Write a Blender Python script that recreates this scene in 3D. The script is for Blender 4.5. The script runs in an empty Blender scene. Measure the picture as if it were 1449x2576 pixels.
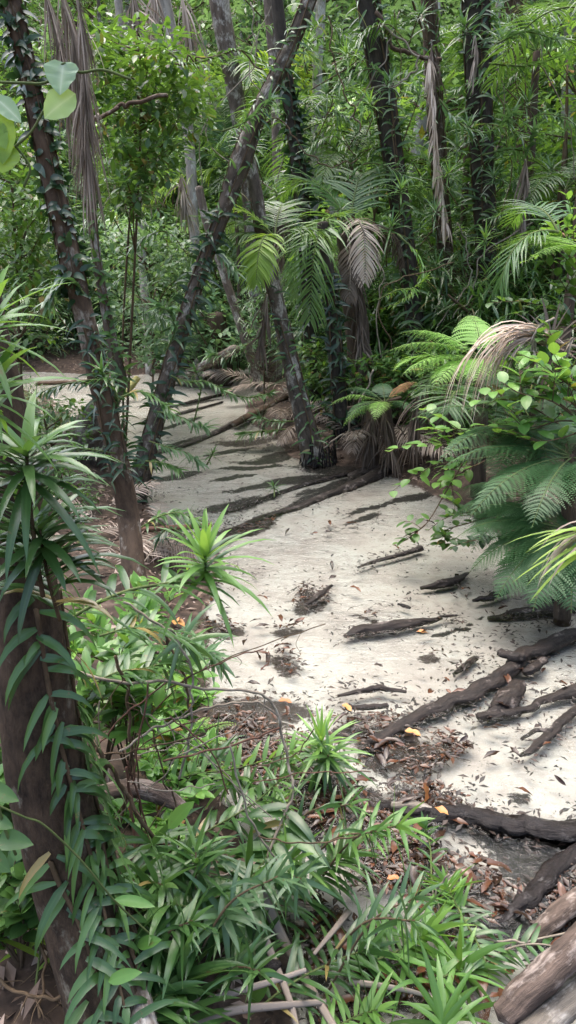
import bpy, math, random
import numpy as np
from mathutils import Vector, Matrix, Euler
R = math.radians
rng = np.random.default_rng(7)
random.seed(7)
sc = bpy.context.scene
COL = sc.collection
UP = np.array([0., 0., 1.])

# ------------------------------------------------------------------ camera
CAMZ, PITCH, FPX, CX, CY = 2.6, R(18), 1860.0, 724.5, 1288.0
cam_d = bpy.data.cameras.new('camera'); cam = bpy.data.objects.new('camera', cam_d); COL.objects.link(cam)
cam.location = (0, 0, CAMZ); cam.rotation_euler = (R(90) - PITCH, 0, 0)
cam_d.sensor_fit = 'VERTICAL'; cam_d.sensor_height = 36; cam_d.lens = 36 * FPX / 2576
cam_d.clip_start = .05; cam_d.clip_end = 600
sc.camera = cam

def ray(px, py):
    u, v = (px - CX) / FPX, (CY - py) / FPX
    c, s = math.cos(PITCH), math.sin(PITCH)
    return np.array([u, c + v * s, -s + v * c])
def at(px, py, Y):                       # the point at distance Y ahead
    d = ray(px, py); return np.array([0, 0, CAMZ]) + d * (Y / d[1])
def on_z(px, py, z=0.0):                 # the point on a level plane
    d = ray(px, py); return np.array([0, 0, CAMZ]) + d * ((z - CAMZ) / d[2])

# ------------------------------------------------------------------ noise
_lat = np.random.default_rng(3).random((256, 256))
def vnoise(x, y):
    x = np.asarray(x, float); y = np.asarray(y, float)
    xi = np.floor(x).astype(int); yi = np.floor(y).astype(int)
    fx = x - xi; fy = y - yi; fx = fx * fx * (3 - 2 * fx); fy = fy * fy * (3 - 2 * fy)
    a = _lat[xi & 255, yi & 255]; b = _lat[(xi + 1) & 255, yi & 255]
    c = _lat[xi & 255, (yi + 1) & 255]; d = _lat[(xi + 1) & 255, (yi + 1) & 255]
    return (a * (1 - fx) + b * fx) * (1 - fy) + (c * (1 - fx) + d * fx) * fy
def fbm(x, y, o=4):
    s = 0; a = .5
    for k in range(o):
        s = s + a * vnoise(x * 2 ** k + 17 * k, y * 2 ** k + 31 * k); a *= .5
    return s
def sstep(a, b, x):
    t = np.clip((x - a) / (b - a), 0, 1); return t * t * (3 - 2 * t)

# ------------------------------------------------------------------ mesh builder
def nrm(v):
    v = np.asarray(v, float); return v / np.maximum(np.linalg.norm(v, axis=-1, keepdims=True), 1e-9)

class MB:
    def __init__(s): s.v = []; s.f = []; s.r = []; s.m = []; s.c = []; s.n = 0
    def add(s, v, f, r, m=None, c=None):
        v = np.asarray(v, float).reshape(-1, 3)
        s.v.append(v); s.f.append(np.asarray(f, int).reshape(-1, 4) + s.n)
        s.r.append(np.broadcast_to(np.asarray(r, float), (len(v),)).copy())
        s.m.append(np.zeros(len(v)) if m is None else np.asarray(m, float)); s.c.append(np.zeros((len(v), 3)) if c is None else np.asarray(c, float)); s.n += len(v)
    def mesh(s, name, mat, base=None, smooth=True):
        V = np.concatenate(s.v); F = np.concatenate(s.f)
        if base is not None: V = V - np.asarray(base)
        me = bpy.data.meshes.new(name)
        me.vertices.add(len(V)); me.vertices.foreach_set('co', V.astype(np.float32).ravel())
        me.loops.add(F.size); me.loops.foreach_set('vertex_index', F.astype(np.int32).ravel())
        me.polygons.add(len(F)); me.polygons.foreach_set('loop_start', (np.arange(len(F)) * 4).astype(np.int32))
        if smooth: me.polygons.foreach_set('use_smooth', np.ones(len(F), bool))
        for nm, arr in (('rnd', s.r), ('mid', s.m)):
            a = me.attributes.new(nm, 'FLOAT', 'POINT'); a.data.foreach_set('value', np.concatenate(arr).astype(np.float32))
        tc = np.concatenate(s.c)
        if np.any(tc):
            a = me.attributes.new('along', 'FLOAT_VECTOR', 'POINT'); a.data.foreach_set('vector', tc.astype(np.float32).ravel())
        me.update(calc_edges=True); me.validate()
        me.materials.append(mat)
        return me

def p_strap(t): return np.minimum(1, .45 + 3 * t) * np.maximum(0, 1 - t ** 2.2) ** .8
def p_broad(t): return np.sin(np.pi * np.clip(t, 0, 1) ** .85) ** .75 + .02
def p_lance(t): return np.sin(np.pi * np.clip(t, 0, 1) ** .7) ** .9 + .02
def p_heart(t): return np.where(t < .12, .45 + t * 3.4, np.cos(np.clip((t - .2) / .8, 0, 1) * np.pi / 2) ** .8 * .95)
PROF = dict(strap=p_strap, broad=p_broad, lance=p_lance, heart=p_heart)

def leaves(mb, P, D, U, L, W, droop=.5, prof='strap', segs=4, fold=.18, rnd=None, wav=0.0):
    P = np.asarray(P, float).reshape(-1, 3); N = len(P)
    D = nrm(np.broadcast_to(D, (N, 3))); U = np.broadcast_to(U, (N, 3)).astype(float)
    L = np.broadcast_to(L, (N,)).astype(float); W = np.broadcast_to(W, (N,)).astype(float)
    droop = np.broadcast_to(droop, (N,)).astype(float)
    S = np.cross(D, U); bad = np.linalg.norm(S, axis=1) < 1e-3
    S[bad] = np.cross(D[bad], [1, .3, .1]); S = nrm(S)
    if rnd is None: rnd = rng.random(N)
    pos = P.copy(); d = D.copy(); V = np.zeros((N, segs + 1, 3, 3))
    f = PROF[prof]
    for k in range(segs + 1):
        t = k / segs; w = (W * .5 * float(f(np.array(t))))[:, None]
        nn = nrm(np.cross(S, d)); lift = nn * w * fold
        V[:, k, 0] = pos - S * w + lift; V[:, k, 1] = pos; V[:, k, 2] = pos + S * w + lift
        if wav: V[:, k, 0] += nn * w * wav * math.sin(k * 2.1); V[:, k, 2] += nn * w * wav * math.cos(k * 2.3)
        pos = pos + d * (L / segs)[:, None]
        d = d.copy(); d[:, 2] -= droop / segs * (.4 + 1.2 * t); d = nrm(d)
    idx = np.arange((segs + 1) * 3).reshape(segs + 1, 3)
    q = []
    for k in range(segs):
        for c in (0, 1): q.append([idx[k, c], idx[k, c + 1], idx[k + 1, c + 1], idx[k + 1, c]])
    q = np.array(q); F = (q[None] + (np.arange(N) * (segs + 1) * 3)[:, None, None]).reshape(-1, 4)
    mid = np.tile(np.array([0, 1, 0.]), N * (segs + 1))
    mb.add(V.reshape(-1, 3), F, np.repeat(rnd, (segs + 1) * 3), mid)

def spline(pts, n):
    pts = np.asarray(pts, float)
    if len(pts) == 2: return pts[0] + (pts[1] - pts[0]) * np.linspace(0, 1, n)[:, None]
    P = np.vstack([2 * pts[0] - pts[1], pts, 2 * pts[-1] - pts[-2]])
    u = np.linspace(0, len(pts) - 1, n); i = np.minimum(u.astype(int), len(pts) - 2); t = (u - i)[:, None]
    a, b, c, d = P[i], P[i + 1], P[i + 2], P[i + 3]
    return .5 * (2 * b + (c - a) * t + (2 * a - 5 * b + 4 * c - d) * t ** 2 + (3 * b - a - 3 * c + d) * t ** 3)

def frames(p):
    T = nrm(np.gradient(p, axis=0)); A = np.zeros_like(p)
    a = np.cross(T[0], [0.3, 1, .2]); a = nrm(a)
    for i in range(len(p)):
        a = nrm(a - T[i] * np.dot(a, T[i])); A[i] = a
    return T, A, np.cross(T, A)

def tube(mb, pts, rad, n=None, sides=8, rough=0.0, seed=0, caps=True, freq=1.0, flat=1.0, ridge=0.0):
    n = n or max(6, len(pts) * 4)
    p = spline(pts, n); r = np.interp(np.linspace(0, 1, n), np.linspace(0, 1, len(np.atleast_1d(rad))), np.atleast_1d(rad))
    T, A, B = frames(p)
    th = np.linspace(0, 2 * np.pi, sides, endpoint=False)
    rr = r[:, None] * np.ones(sides)
    if rough:
        arc = np.concatenate([[0], np.cumsum(np.linalg.norm(np.diff(p, axis=0), axis=1))]) / max(r.mean(), 1e-3)
        g = np.cos(th)[None] * 1.6 + 40 + seed * 3.7; h = np.sin(th)[None] * 1.6 + arc[:, None] * .35 * freq
        rr = rr * (1 + rough * (2.2 * (fbm(g * 1.7, h * 1.7, 3) - .45)))
    if ridge:
        gl = np.cos(th)[None] * 4.2 + 71 + seed * 1.3; hl = np.sin(th)[None] * 4.2 + np.linspace(0, 6, n)[:, None]
        rr = rr * (1 + ridge * (fbm(gl, hl, 4) - .45) * 2.4 + ridge * rng.normal(0, .12, rr.shape))
    V = p[:, None] + rr[..., None] * (np.cos(th)[None, :, None] * A[:, None] + np.sin(th)[None, :, None] * B[:, None])
    if flat != 1: V[..., 2] = p[:, None, 2] + (V[..., 2] - p[:, None, 2]) * flat
    V = V.reshape(-1, 3); F = []
    i = np.arange(n - 1)[:, None] * sides; j = np.arange(sides)[None]; j2 = (j + 1) % sides
    F = np.stack([i + j, i + j2, i + sides + j2, i + sides + j], -1).reshape(-1, 4)
    if caps:
        c = np.vstack([p[0] - T[0] * r[0] * .3, p[-1] + T[-1] * r[-1] * .5]); V = np.vstack([V, c]); a = len(V) - 2
        jj = np.arange(0, sides, 2) if sides % 2 == 0 else np.arange(0, sides - 1, 2)
        f0 = np.stack([np.full(len(jj), a), (jj + 2) % sides, (jj + 1) % sides, jj], -1)
        o = (n - 1) * sides
        f1 = np.stack([np.full(len(jj), a + 1), o + jj, o + (jj + 1) % sides, o + (jj + 2) % sides], -1)
        F = np.vstack([F, f0, f1])
    arc = np.concatenate([[0], np.cumsum(np.linalg.norm(np.diff(p, axis=0), axis=1))]); off = random.random() * 20
    tcv = np.stack([np.cos(th)[None] * r[:, None] + off, np.sin(th)[None] * r[:, None], arc[:, None] + 0 * th[None]], -1).reshape(-1, 3)
    if caps: tcv = np.vstack([tcv, tcv[0] * .5, tcv[-1]])
    mb.add(V, F, random.random(), None, tcv)
    return p, T

# ------------------------------------------------------------------ objects
def thing(name, label, cat, loc=(0, 0, 0), group=None, kind=None):
    o = bpy.data.objects.new(name, None); COL.objects.link(o); o.location = tuple(float(a) for a in loc)
    o.empty_display_size = .1
    o['label'] = label; o['category'] = cat
    if group: o['group'] = group
    if kind: o['kind'] = kind
    return o
def part(root, name, mb, mat, base=None, label=None):
    if base is None: base = np.array(root.location) if root is not None else None
    o = bpy.data.objects.new(name, mb.mesh(name, mat, base)); COL.objects.link(o); o.parent = root
    if label: o['label'] = label
    return o
def single(name, mb, mat, label, cat, base=None, group=None, kind=None):
    V = np.concatenate(mb.v); b = V.mean(0) if base is None else np.asarray(base)
    if base is None: b[2] = V[:, 2].min()
    o = bpy.data.objects.new(name, mb.mesh(name, mat, b)); COL.objects.link(o); o.location = tuple(float(a) for a in b)
    o['label'] = label; o['category'] = cat
    if group: o['group'] = group
    if kind: o['kind'] = kind
    return o
def structure(name, mb, mat):
    o = bpy.data.objects.new(name, mb.mesh(name, mat)); COL.objects.link(o); o['kind'] = 'structure'; return o
def kids(o): return [c for c in KIDS.get(o.name, [])]
KIDS = {}
def index_children():
    KIDS.clear()
    for o in COL.objects:
        if o.parent is not None: KIDS.setdefault(o.parent.name, []).append(o)
def dup(root, loc, rot=(0, 0, 0), s=1.0, label=None, group=None):
    r = root.copy(); COL.objects.link(r); r.location = tuple(float(a) for a in loc); r.rotation_euler = rot
    r.scale = (s, s, s) if np.isscalar(s) else s
    if label: r['label'] = label
    if group: r['group'] = group
    for ch in kids(root):
        c = ch.copy(); COL.objects.link(c); c.parent = r
        for g in kids(ch):
            d = g.copy(); COL.objects.link(d); d.parent = c
    return r
class Stock:                              # the first use moves the prototype itself, later ones copy it
    def __init__(s, root): s.root = root; s.used = False; index_children()
    def put(s, loc, rot=(0, 0, 0), sc_=1.0, label=None, group=None):
        if not s.used:
            s.used = True; r = s.root; r.location = tuple(float(a) for a in loc); r.rotation_euler = rot
            r.scale = (sc_,) * 3 if np.isscalar(sc_) else sc_
            if label: r['label'] = label
            if group: r['group'] = group
            return r
        return dup(s.root, loc, rot, sc_, label, group)

# ------------------------------------------------------------------ materials
def new_mat(name):
    m = bpy.data.materials.new(name); m.use_nodes = True; nt = m.node_tree; nt.nodes.clear()
    out = nt.nodes.new('ShaderNodeOutputMaterial'); return m, nt, out
def nd(nt, typ, **kw):
    n = nt.nodes.new(typ)
    for k, v in kw.items():
        if k.startswith('i_'): n.inputs[k[2:].replace('_', ' ')].default_value = v
        else: setattr(n, k, v)
    return n
def ramp(nt, fac, stops, interp='LINEAR'):
    r = nt.nodes.new('ShaderNodeValToRGB'); r.color_ramp.interpolation = interp
    els = r.color_ramp.elements
    while len(els) < len(stops): els.new(.5)
    for e, (p, c) in zip(els, stops): e.position = p; e.color = (*c, 1) if len(c) == 3 else c
    nt.links.new(fac, r.inputs[0]); return r.outputs[0]
def mixc(nt, fac, a, b, blend='MIX'):
    m = nt.nodes.new('ShaderNodeMix'); m.data_type = 'RGBA'; m.blend_type = blend
    for sock, v in ((m.inputs['Factor'], fac), (m.inputs[6], a), (m.inputs[7], b)):
        if hasattr(v, 'default_value') and not isinstance(v, (tuple, float, int)): nt.links.new(v, sock)
        elif isinstance(v, tuple): sock.default_value = (*v, 1) if len(v) == 3 else v
        else: sock.default_value = v
    return m.outputs[2]
def math_(nt, op, a, b=0.0, clamp=False):
    m = nt.nodes.new('ShaderNodeMath'); m.operation = op; m.use_clamp = clamp
    for i, v in ((0, a), (1, b)):
        if isinstance(v, (int, float)): m.inputs[i].default_value = v
        else: nt.links.new(v, m.inputs[i])
    return m.outputs[0]
def attr(nt, name): return nd(nt, 'ShaderNodeAttribute', attribute_name=name).outputs['Fac']
def noise(nt, scale, detail=4, rough=.55, coord='Object', dist=0.0, scl=None):
    tc = nt.nodes.new('ShaderNodeTexCoord'); n = nd(nt, 'ShaderNodeTexNoise', i_Scale=scale, i_Detail=detail, i_Roughness=rough, i_Distortion=dist)
    src = tc.outputs[coord]
    if scl:
        mp = nt.nodes.new('ShaderNodeMapping'); mp.inputs['Scale'].default_value = scl; nt.links.new(src, mp.inputs[0]); src = mp.outputs[0]
    nt.links.new(src, n.inputs['Vector']); return n.outputs['Fac']

LEAFGAIN = 1.15
def leaf_mat(name, dark, mid, light, trans, rough=.38, tmix=.3, spec=.5, dead=None, deadp=.04, rib=.25, ribc=None):
    m, nt, out = new_mat(name); L = nt.links.new
    oi = nt.nodes.new('ShaderNodeObjectInfo')
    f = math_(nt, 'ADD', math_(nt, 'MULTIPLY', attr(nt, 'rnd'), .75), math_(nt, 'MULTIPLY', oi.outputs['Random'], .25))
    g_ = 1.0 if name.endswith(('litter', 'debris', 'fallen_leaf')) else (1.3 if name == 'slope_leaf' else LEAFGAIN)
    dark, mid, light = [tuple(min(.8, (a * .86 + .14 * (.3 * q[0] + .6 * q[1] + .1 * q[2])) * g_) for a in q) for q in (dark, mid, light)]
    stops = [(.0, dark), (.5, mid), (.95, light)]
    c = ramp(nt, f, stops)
    if dead is not None:
        c = mixc(nt, math_(nt, 'LESS_THAN', attr(nt, 'rnd'), deadp), c, dead)
    n = noise(nt, 30, 3)
    c = mixc(nt, math_(nt, 'MULTIPLY', n, .45), c, (.5, .5, .5), 'SOFT_LIGHT')
    c = mixc(nt, math_(nt, 'MULTIPLY', math_(nt, 'POWER', attr(nt, 'mid'), 6), rib), c, ribc or light)
    if g_ > 1.05:                        # blemishes and torn brown patches
        sp = noise(nt, 42, 4, .6); c = mixc(nt, math_(nt, 'MULTIPLY', ramp(nt, sp, [(.655, (0, 0, 0)), (.70, (1, 1, 1))]), .75), c, (.16, .11, .04))
    p = nt.nodes.new('ShaderNodeBsdfPrincipled'); L(c, p.inputs['Base Color'])
    p.inputs['Roughness'].default_value = rough; p.inputs['Specular IOR Level'].default_value = spec
    t = nt.nodes.new('ShaderNodeBsdfTranslucent')
    L(mixc(nt, .5, c, trans), t.inputs['Color'])
    mx = nt.nodes.new('ShaderNodeMixShader'); mx.inputs[0].default_value = tmix
    L(p.outputs[0], mx.inputs[1]); L(t.outputs[0], mx.inputs[2]); L(mx.outputs[0], out.inputs[0]); return m

def bnoise(nt, scale, detail, rough, scl):
    at_ = nd(nt, 'ShaderNodeAttribute', attribute_name='along'); n = nd(nt, 'ShaderNodeTexNoise', i_Scale=scale, i_Detail=detail, i_Roughness=rough)
    mp = nt.nodes.new('ShaderNodeMapping'); mp.inputs['Scale'].default_value = scl; nt.links.new(at_.outputs['Vector'], mp.inputs[0]); nt.links.new(mp.outputs[0], n.inputs['Vector']); return n.outputs['Fac']
def bark_mat(name, dark, mid, pale, patch=.5, scale=6, bump=.5, rough=.85, stretch=(1, 1, .35)):
    m, nt, out = new_mat(name); L = nt.links.new
    n = bnoise(nt, scale * 2.5, 7, .7, stretch); b = bnoise(nt, scale * .9, 5, .65, (1, 1, .7))
    c = ramp(nt, n, [(.3, dark), (.62, mid)])
    pf = ramp(nt, b, [(patch, (0, 0, 0)), (patch + .09, (1, 1, 1))])
    n2 = bnoise(nt, scale * 9, 3, .6, stretch)
    pf = math_(nt, 'MULTIPLY', pf, ramp(nt, n2, [(.35, (.1, .1, .1)), (.6, (1, 1, 1))]))
    c = mixc(nt, pf, c, pale)
    p = nt.nodes.new('ShaderNodeBsdfPrincipled'); L(c, p.inputs['Base Color']); p.inputs['Roughness'].default_value = rough
    p.inputs['Specular IOR Level'].default_value = .3
    bp = nd(nt, 'ShaderNodeBump', i_Strength=bump, i_Distance=.02); L(n, bp.inputs['Height']); L(bp.outputs[0], p.inputs['Normal'])
    L(p.outputs[0], out.inputs[0]); return m

M = {}
# glossy strap leaves of the climbers
M['strap'] = leaf_mat('strap_leaf', (.012, .044, .010), (.042, .115, .022), (.11, .225, .045), (.18, .36, .03), .29, .30, .6, (.30, .22, .08), .03)
M['strap_bright'] = leaf_mat('bright_lit_strap_leaf', (.05, .14, .02), (.10, .24, .035), (.19, .36, .05), (.38, .6, .04), .36, .36)  # bright copy of the strap leaf; backlight on some heads is in the colour
M['strap_pale'] = leaf_mat('blue_strap_leaf', (.028, .075, .03), (.06, .135, .05), (.12, .21, .08), (.2, .4, .07), .33, .3)
M['vine'] = leaf_mat('trunk_vine_leaf', (.010, .030, .010), (.018, .050, .016), (.035, .08, .024), (.08, .2, .03), .32, .2)
M['broad'] = leaf_mat('shrub_leaf', (.02, .06, .012), (.045, .12, .02), (.10, .22, .03), (.25, .45, .03), .36, .33, .5, (.2, .12, .04), .02)
M['broad_bright'] = leaf_mat('light_shrub_leaf', (.05, .15, .018), (.10, .25, .03), (.19, .38, .05), (.38, .6, .05), .33, .36, .5, (.30, .12, .04), .02)
M['palm'] = leaf_mat('palm_leaflet', (.02, .065, .016), (.045, .12, .028), (.10, .20, .04), (.25, .45, .03), .36, .33)
M['palm_lit'] = leaf_mat('yellow_lit_leaflet', (.10, .19, .015), (.17, .30, .02), (.26, .42, .03), (.5, .7, .03), .4, .45)  # yellow leaf; on palm fronds the colour stands in for sunlight
M['palm_gloss'] = leaf_mat('glossy_palm_leaflet', (.05, .13, .025), (.085, .19, .035), (.16, .28, .06), (.3, .5, .04), .28, .36)
M['fern'] = leaf_mat('fern_pinnule', (.022, .075, .02), (.035, .11, .03), (.06, .16, .045), (.15, .35, .05), .5, .3)
M['fern_bright'] = leaf_mat('bright_lit_pinnule', (.13, .29, .03), (.21, .43, .05), (.3, .54, .08), (.38, .65, .06), .5, .38)  # bright copy of the fern leaf; light from above put into its colour
M['far'] = leaf_mat('slope_leaf', (.036, .10, .04), (.08, .172, .068), (.175, .285, .12), (.3, .48, .1), .42, .36)  # paler copy for far foliage; its backlit lightness is put into the colour
M['bleached'] = leaf_mat('bleached_frond', (.33, .235, .165), (.47, .36, .27), (.62, .51, .41), (.3, .25, .2), .7, .15, .2, rib=.1)
M['dead'] = leaf_mat('dead_frond', (.16, .12, .09), (.27, .215, .17), (.42, .35, .29), (.3, .22, .15), .75, .15, .2, rib=.1)
M['dead_dark'] = leaf_mat('withered_frond', (.06, .042, .03), (.12, .088, .065), (.2, .155, .12), (.16, .1, .06), .8, .12, .2, rib=.1)
M['litter'] = leaf_mat('fallen_leaf', (.014, .007, .004), (.04, .017, .009), (.15, .055, .022), (.1, .04, .02), .25, .05, .4, rib=.1)
M['bank_litter'] = leaf_mat('bank_leaf_litter', (.07, .042, .026), (.20, .13, .09), (.46, .35, .28), (.1, .05, .02), .7, .06, .3, rib=.1)
M['debris'] = leaf_mat('dark_debris', (.008, .006, .005), (.022, .014, .010), (.06, .032, .02), (.02, .01, .01), .5, .0, .4, rib=0)
M['orange'] = leaf_mat('orange_fallen_leaf', (.42, .13, .02), (.5, .18, .03), (.55, .27, .04), (.5, .2, .02), .45, .15)
M['stem'] = bark_mat('brown_stem', (.05, .032, .018), (.12, .08, .045), (.24, .19, .13), .62, 14, .3)
M['stem_green'] = bark_mat('green_stem', (.05, .075, .02), (.11, .14, .045), (.2, .2, .1), .7, 14, .2)
M['stem_pale'] = bark_mat('pale_stem', (.15, .12, .09), (.28, .235, .18), (.4, .36, .3), .55, 14, .3)
M['bark'] = bark_mat('brown_bark', (.035, .022, .014), (.105, .068, .043), (.30, .26, .21), .56, 7, .6)
M['bark_dark'] = bark_mat('dark_bark', (.018, .014, .011), (.06, .047, .036), (.2, .185, .16), .60, 5, .7)
M['bark_front'] = bark_mat('smooth_dark_bark', (.014, .009, .006), (.085, .056, .036), (.19, .17, .13), .585, 10, 1.0, .95, (1, 1, .4))
M['bark_grey'] = bark_mat('mottled_grey_bark', (.045, .033, .025), (.15, .115, .09), (.40, .37, .33), .50, 5, .8)
M['bark_pale'] = bark_mat('pale_grey_bark', (.14, .12, .10), (.32, .29, .25), (.5, .49, .45), .5, 4, .4)
M['bark_mid'] = bark_mat('lichen_spotted_bark', (.03, .023, .017), (.11, .086, .066), (.36, .335, .29), .53, 7, .8)
M['fibre'] = bark_mat('fibrous_palm_bark', (.03, .02, .014), (.11, .078, .055), (.2, .15, .11), .6, 9, 1.0, .95, (1, 1, .08))
M['red_bark'] = bark_mat('red_brown_bark', (.06, .03, .02), (.15, .075, .05), (.2, .15, .12), .66, 8, .3)
M['log_wet'] = bark_mat('waterlogged_wood', (.008, .006, .005), (.034, .024, .019), (.24, .20, .175), .57, 12, 1.0, .5, (1, 1, .3))
M['log_black'] = bark_mat('wet_black_wood', (.005, .004, .004), (.022, .016, .014), (.09, .08, .075), .58, 14, 1.0, .25, (1, 1, .3))
M['log_pink'] = bark_mat('weathered_pink_wood', (.025, .018, .014), (.14, .10, .078), (.33, .27, .23), .50, 12, 1.0, .85, (1, 1, .14))
M['log_pale'] = bark_mat('bleached_wood', (.06, .05, .04), (.21, .18, .145), (.40, .36, .31), .5, 10, .9, .8, (1, 1, .12))
M['log_mossy'] = bark_mat('yellow_mossy_wood', (.12, .11, .03), (.3, .28, .1), (.4, .38, .22), .5, 8, .5)
# ------------------------------------------------------------------ terrain
_poly_px = [(620, 2850), (640, 2576), (650, 2350), (570, 2150), (490, 2000), (455, 1850), (460, 1700), (470, 1560), (515, 1450), (530, 1395),
            (430, 1350), (360, 1300), (330, 1215), (250, 1140), (180, 1070), (100, 1000), (-20, 975), (-300, 968), (-300, 928), (0, 930), (200, 937),
            (300, 945), (430, 935), (560, 922), (640, 930), (690, 962), (655, 1010), (640, 1060), (720, 1105), (765, 1150), (850, 1165), (960, 1180),
            (1080, 1225), (1240, 1290), (1340, 1385), (1449, 1425), (1650, 1440), (1900, 1600), (2100, 2000), (2100, 2850)]
POLY = np.array([on_z(*p)[:2] for p in _poly_px])
def creek_dist(x, y):                    # metres outside the creek bed, negative inside it
    x = np.asarray(x, float); y = np.asarray(y, float); sh = x.shape; x = x.ravel(); y = y.ravel()
    d2 = np.full(x.shape, 1e9); ins = np.zeros(x.shape, bool); n = len(POLY)
    for i in range(n):
        a, b = POLY[i], POLY[(i + 1) % n]; e = b - a
        t = np.clip(((x - a[0]) * e[0] + (y - a[1]) * e[1]) / (e @ e), 0, 1)
        d2 = np.minimum(d2, (x - a[0] - t * e[0]) ** 2 + (y - a[1] - t * e[1]) ** 2)
        c = (a[1] > y) != (b[1] > y)
        with np.errstate(divide='ignore', invalid='ignore'): xi = a[0] + (y - a[1]) * e[0] / (e[1] if e[1] else 1e-9)
        ins ^= c & (x < xi)
    d = np.sqrt(d2); return np.where(ins, -d, d).reshape(sh)
def height(x, y):
    x = np.asarray(x, float); y = np.asarray(y, float)
    d = creek_dist(x, y) + .35 * (fbm(x * .9 + 5, y * .9, 3) - .45); o = np.maximum(d, 0)
    far = sstep(7.5, 11, y + 1.2 * np.maximum(x, -1)); k = .07 + (.13 + .22 * sstep(-3, 2, x)) * far
    h = .20 * sstep(0, .5, d) + k * o * (o / (o + 1.2)) + .26 * np.maximum(0, y - 24)
    h = np.where((y < 8) & (x < 1.5), np.minimum(h, .55 + .1 * o), h)
    bed = -.035 + .05 * (fbm(x * .55 + 3, y * .35 + 9, 3) - .42) - .08 * sstep(0, 1.2, -d) * (1 - sstep(6, 9, y)) * .4
    und = (fbm(x * .5, y * .5, 4) - .45) * .6 * sstep(.3, 3, d)
    return np.where(d > 0, h + und + .02, bed * sstep(-.0, .5, -d) + .012 * (1 - sstep(0, .5, -d)))
def H(x, y): return float(height(np.array([x]), np.array([y]))[0])
def ground(px, py, ymax=70):             # where the line of sight through a point of the picture meets the land
    d = ray(px, py); o = np.array([0, 0, CAMZ]); t = np.linspace(1.2, ymax, 1500)
    p = o + d * t[:, None]; g = p[:, 2] - height(p[:, 0], p[:, 1]); i = np.argmax(g < 0) if (g < 0).any() else len(t) - 1
    q = p[i]; return np.array([q[0], q[1], H(q[0], q[1])])

def _axis(segs):
    out = [segs[0][0]]
    for a, b, st in segs: out += list(np.linspace(a, b, max(2, int(round((b - a) / st))) + 1)[1:])
    return np.array(out)
gx = _axis([(-90, -30, 3), (-30, -8, .5), (-8, -3.2, .15), (-3.2, 4.2, .045), (4.2, 9, .15), (9, 30, .5), (30, 90, 3)])
gy = _axis([(-25, 0, 1.2), (0, 1.4, .15), (1.4, 8, .045), (8, 13, .08), (13, 24, .14), (24, 50, .5), (50, 140, 3)])
X, Y = np.meshgrid(gx, gy); Z = height(X, Y)

# marks on the bed: stains of rotted leaf matter, and black streaks, each an ellipse (picture point, half axes, tilt) laid out on the ground
_stain_px = [(1010, 1890, 140, 58, -8), (960, 1850, 90, 30, -30), (985, 2180, 135, 70, -6), (830, 2055, 90, 60, 20), (1050, 2010, 110, 46, 5), (1150, 2190, 90, 44, 10), (900, 2000, 70, 36, 20), (1150, 2280, 90, 40, 0), (1010, 2110, 60, 22, 40), (860, 2120, 60, 30, 60), (760, 1490, 42, 24, -10), (800, 1500, 34, 12, -35),
             (700, 1765, 110, 40, 10), (600, 1790, 120, 62, 5), (1000, 2480, 190, 60, 0), (740, 1655, 40, 14, 0), (730, 1580, 40, 12, 0), (545, 1565, 70, 20, -8),
             (880, 1830, 60, 26, -25), (590, 1340, 55, 14, -22), (640, 1325, 70, 10, -20), (620, 1105, 80, 9, -5), (570, 945, 70, 9, 0), (830, 2080, 60, 22, 0), (1400, 2250, 80, 60, 0),
             (920, 2080, 60, 26, 20), (780, 2300, 60, 90, 0), (900, 2350, 70, 30, 0), (680, 1920, 130, 60, 0), (1290, 2230, 60, 30, -20), (1090, 1640, 34, 14, -10), (930, 1540, 40, 8, 30)]
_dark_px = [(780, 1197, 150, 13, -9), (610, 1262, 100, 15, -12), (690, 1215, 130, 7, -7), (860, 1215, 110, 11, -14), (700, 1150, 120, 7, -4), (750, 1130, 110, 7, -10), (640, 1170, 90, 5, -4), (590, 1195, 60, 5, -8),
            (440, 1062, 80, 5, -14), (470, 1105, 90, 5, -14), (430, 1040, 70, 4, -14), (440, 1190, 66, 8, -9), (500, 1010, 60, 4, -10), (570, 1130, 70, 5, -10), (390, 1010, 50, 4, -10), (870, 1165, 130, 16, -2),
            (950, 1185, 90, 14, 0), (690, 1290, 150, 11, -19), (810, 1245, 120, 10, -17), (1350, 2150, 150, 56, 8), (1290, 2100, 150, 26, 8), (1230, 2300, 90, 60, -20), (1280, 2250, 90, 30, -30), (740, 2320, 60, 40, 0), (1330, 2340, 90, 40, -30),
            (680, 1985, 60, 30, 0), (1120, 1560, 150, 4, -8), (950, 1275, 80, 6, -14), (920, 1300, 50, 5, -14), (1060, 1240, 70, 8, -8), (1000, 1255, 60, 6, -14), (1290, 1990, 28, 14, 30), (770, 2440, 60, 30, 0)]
def ellipse_field(lst, X, Y, edge=.55):
    out = np.zeros(X.shape); X = X + .34 * (fbm(X * 2.3 + 11, Y * 2.3, 4) - .47); Y = Y + .5 * (fbm(X * 2.3 + 51, Y * 1.6, 4) - .47)
    for px, py, a, b, tilt in lst:
        c = on_z(px, py)[:2]; ct, st_ = math.cos(R(tilt)), math.sin(R(tilt))
        e1 = on_z(px + a * ct, py + a * st_)[:2] - c; e2 = on_z(px - b * st_, py + b * ct)[:2] - c
        Mi = np.linalg.inv(np.stack([e1, e2], 1))
        u = Mi[0, 0] * (X - c[0]) + Mi[0, 1] * (Y - c[1]); v = Mi[1, 0] * (X - c[0]) + Mi[1, 1] * (Y - c[1])
        out = np.maximum(out, np.clip((1.25 - np.sqrt(u * u + v * v)) / edge, 0, 1))
    return out
dist = creek_dist(X, Y) + .35 * (fbm(X * .9 + 5, Y * .9, 3) - .45)
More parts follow.
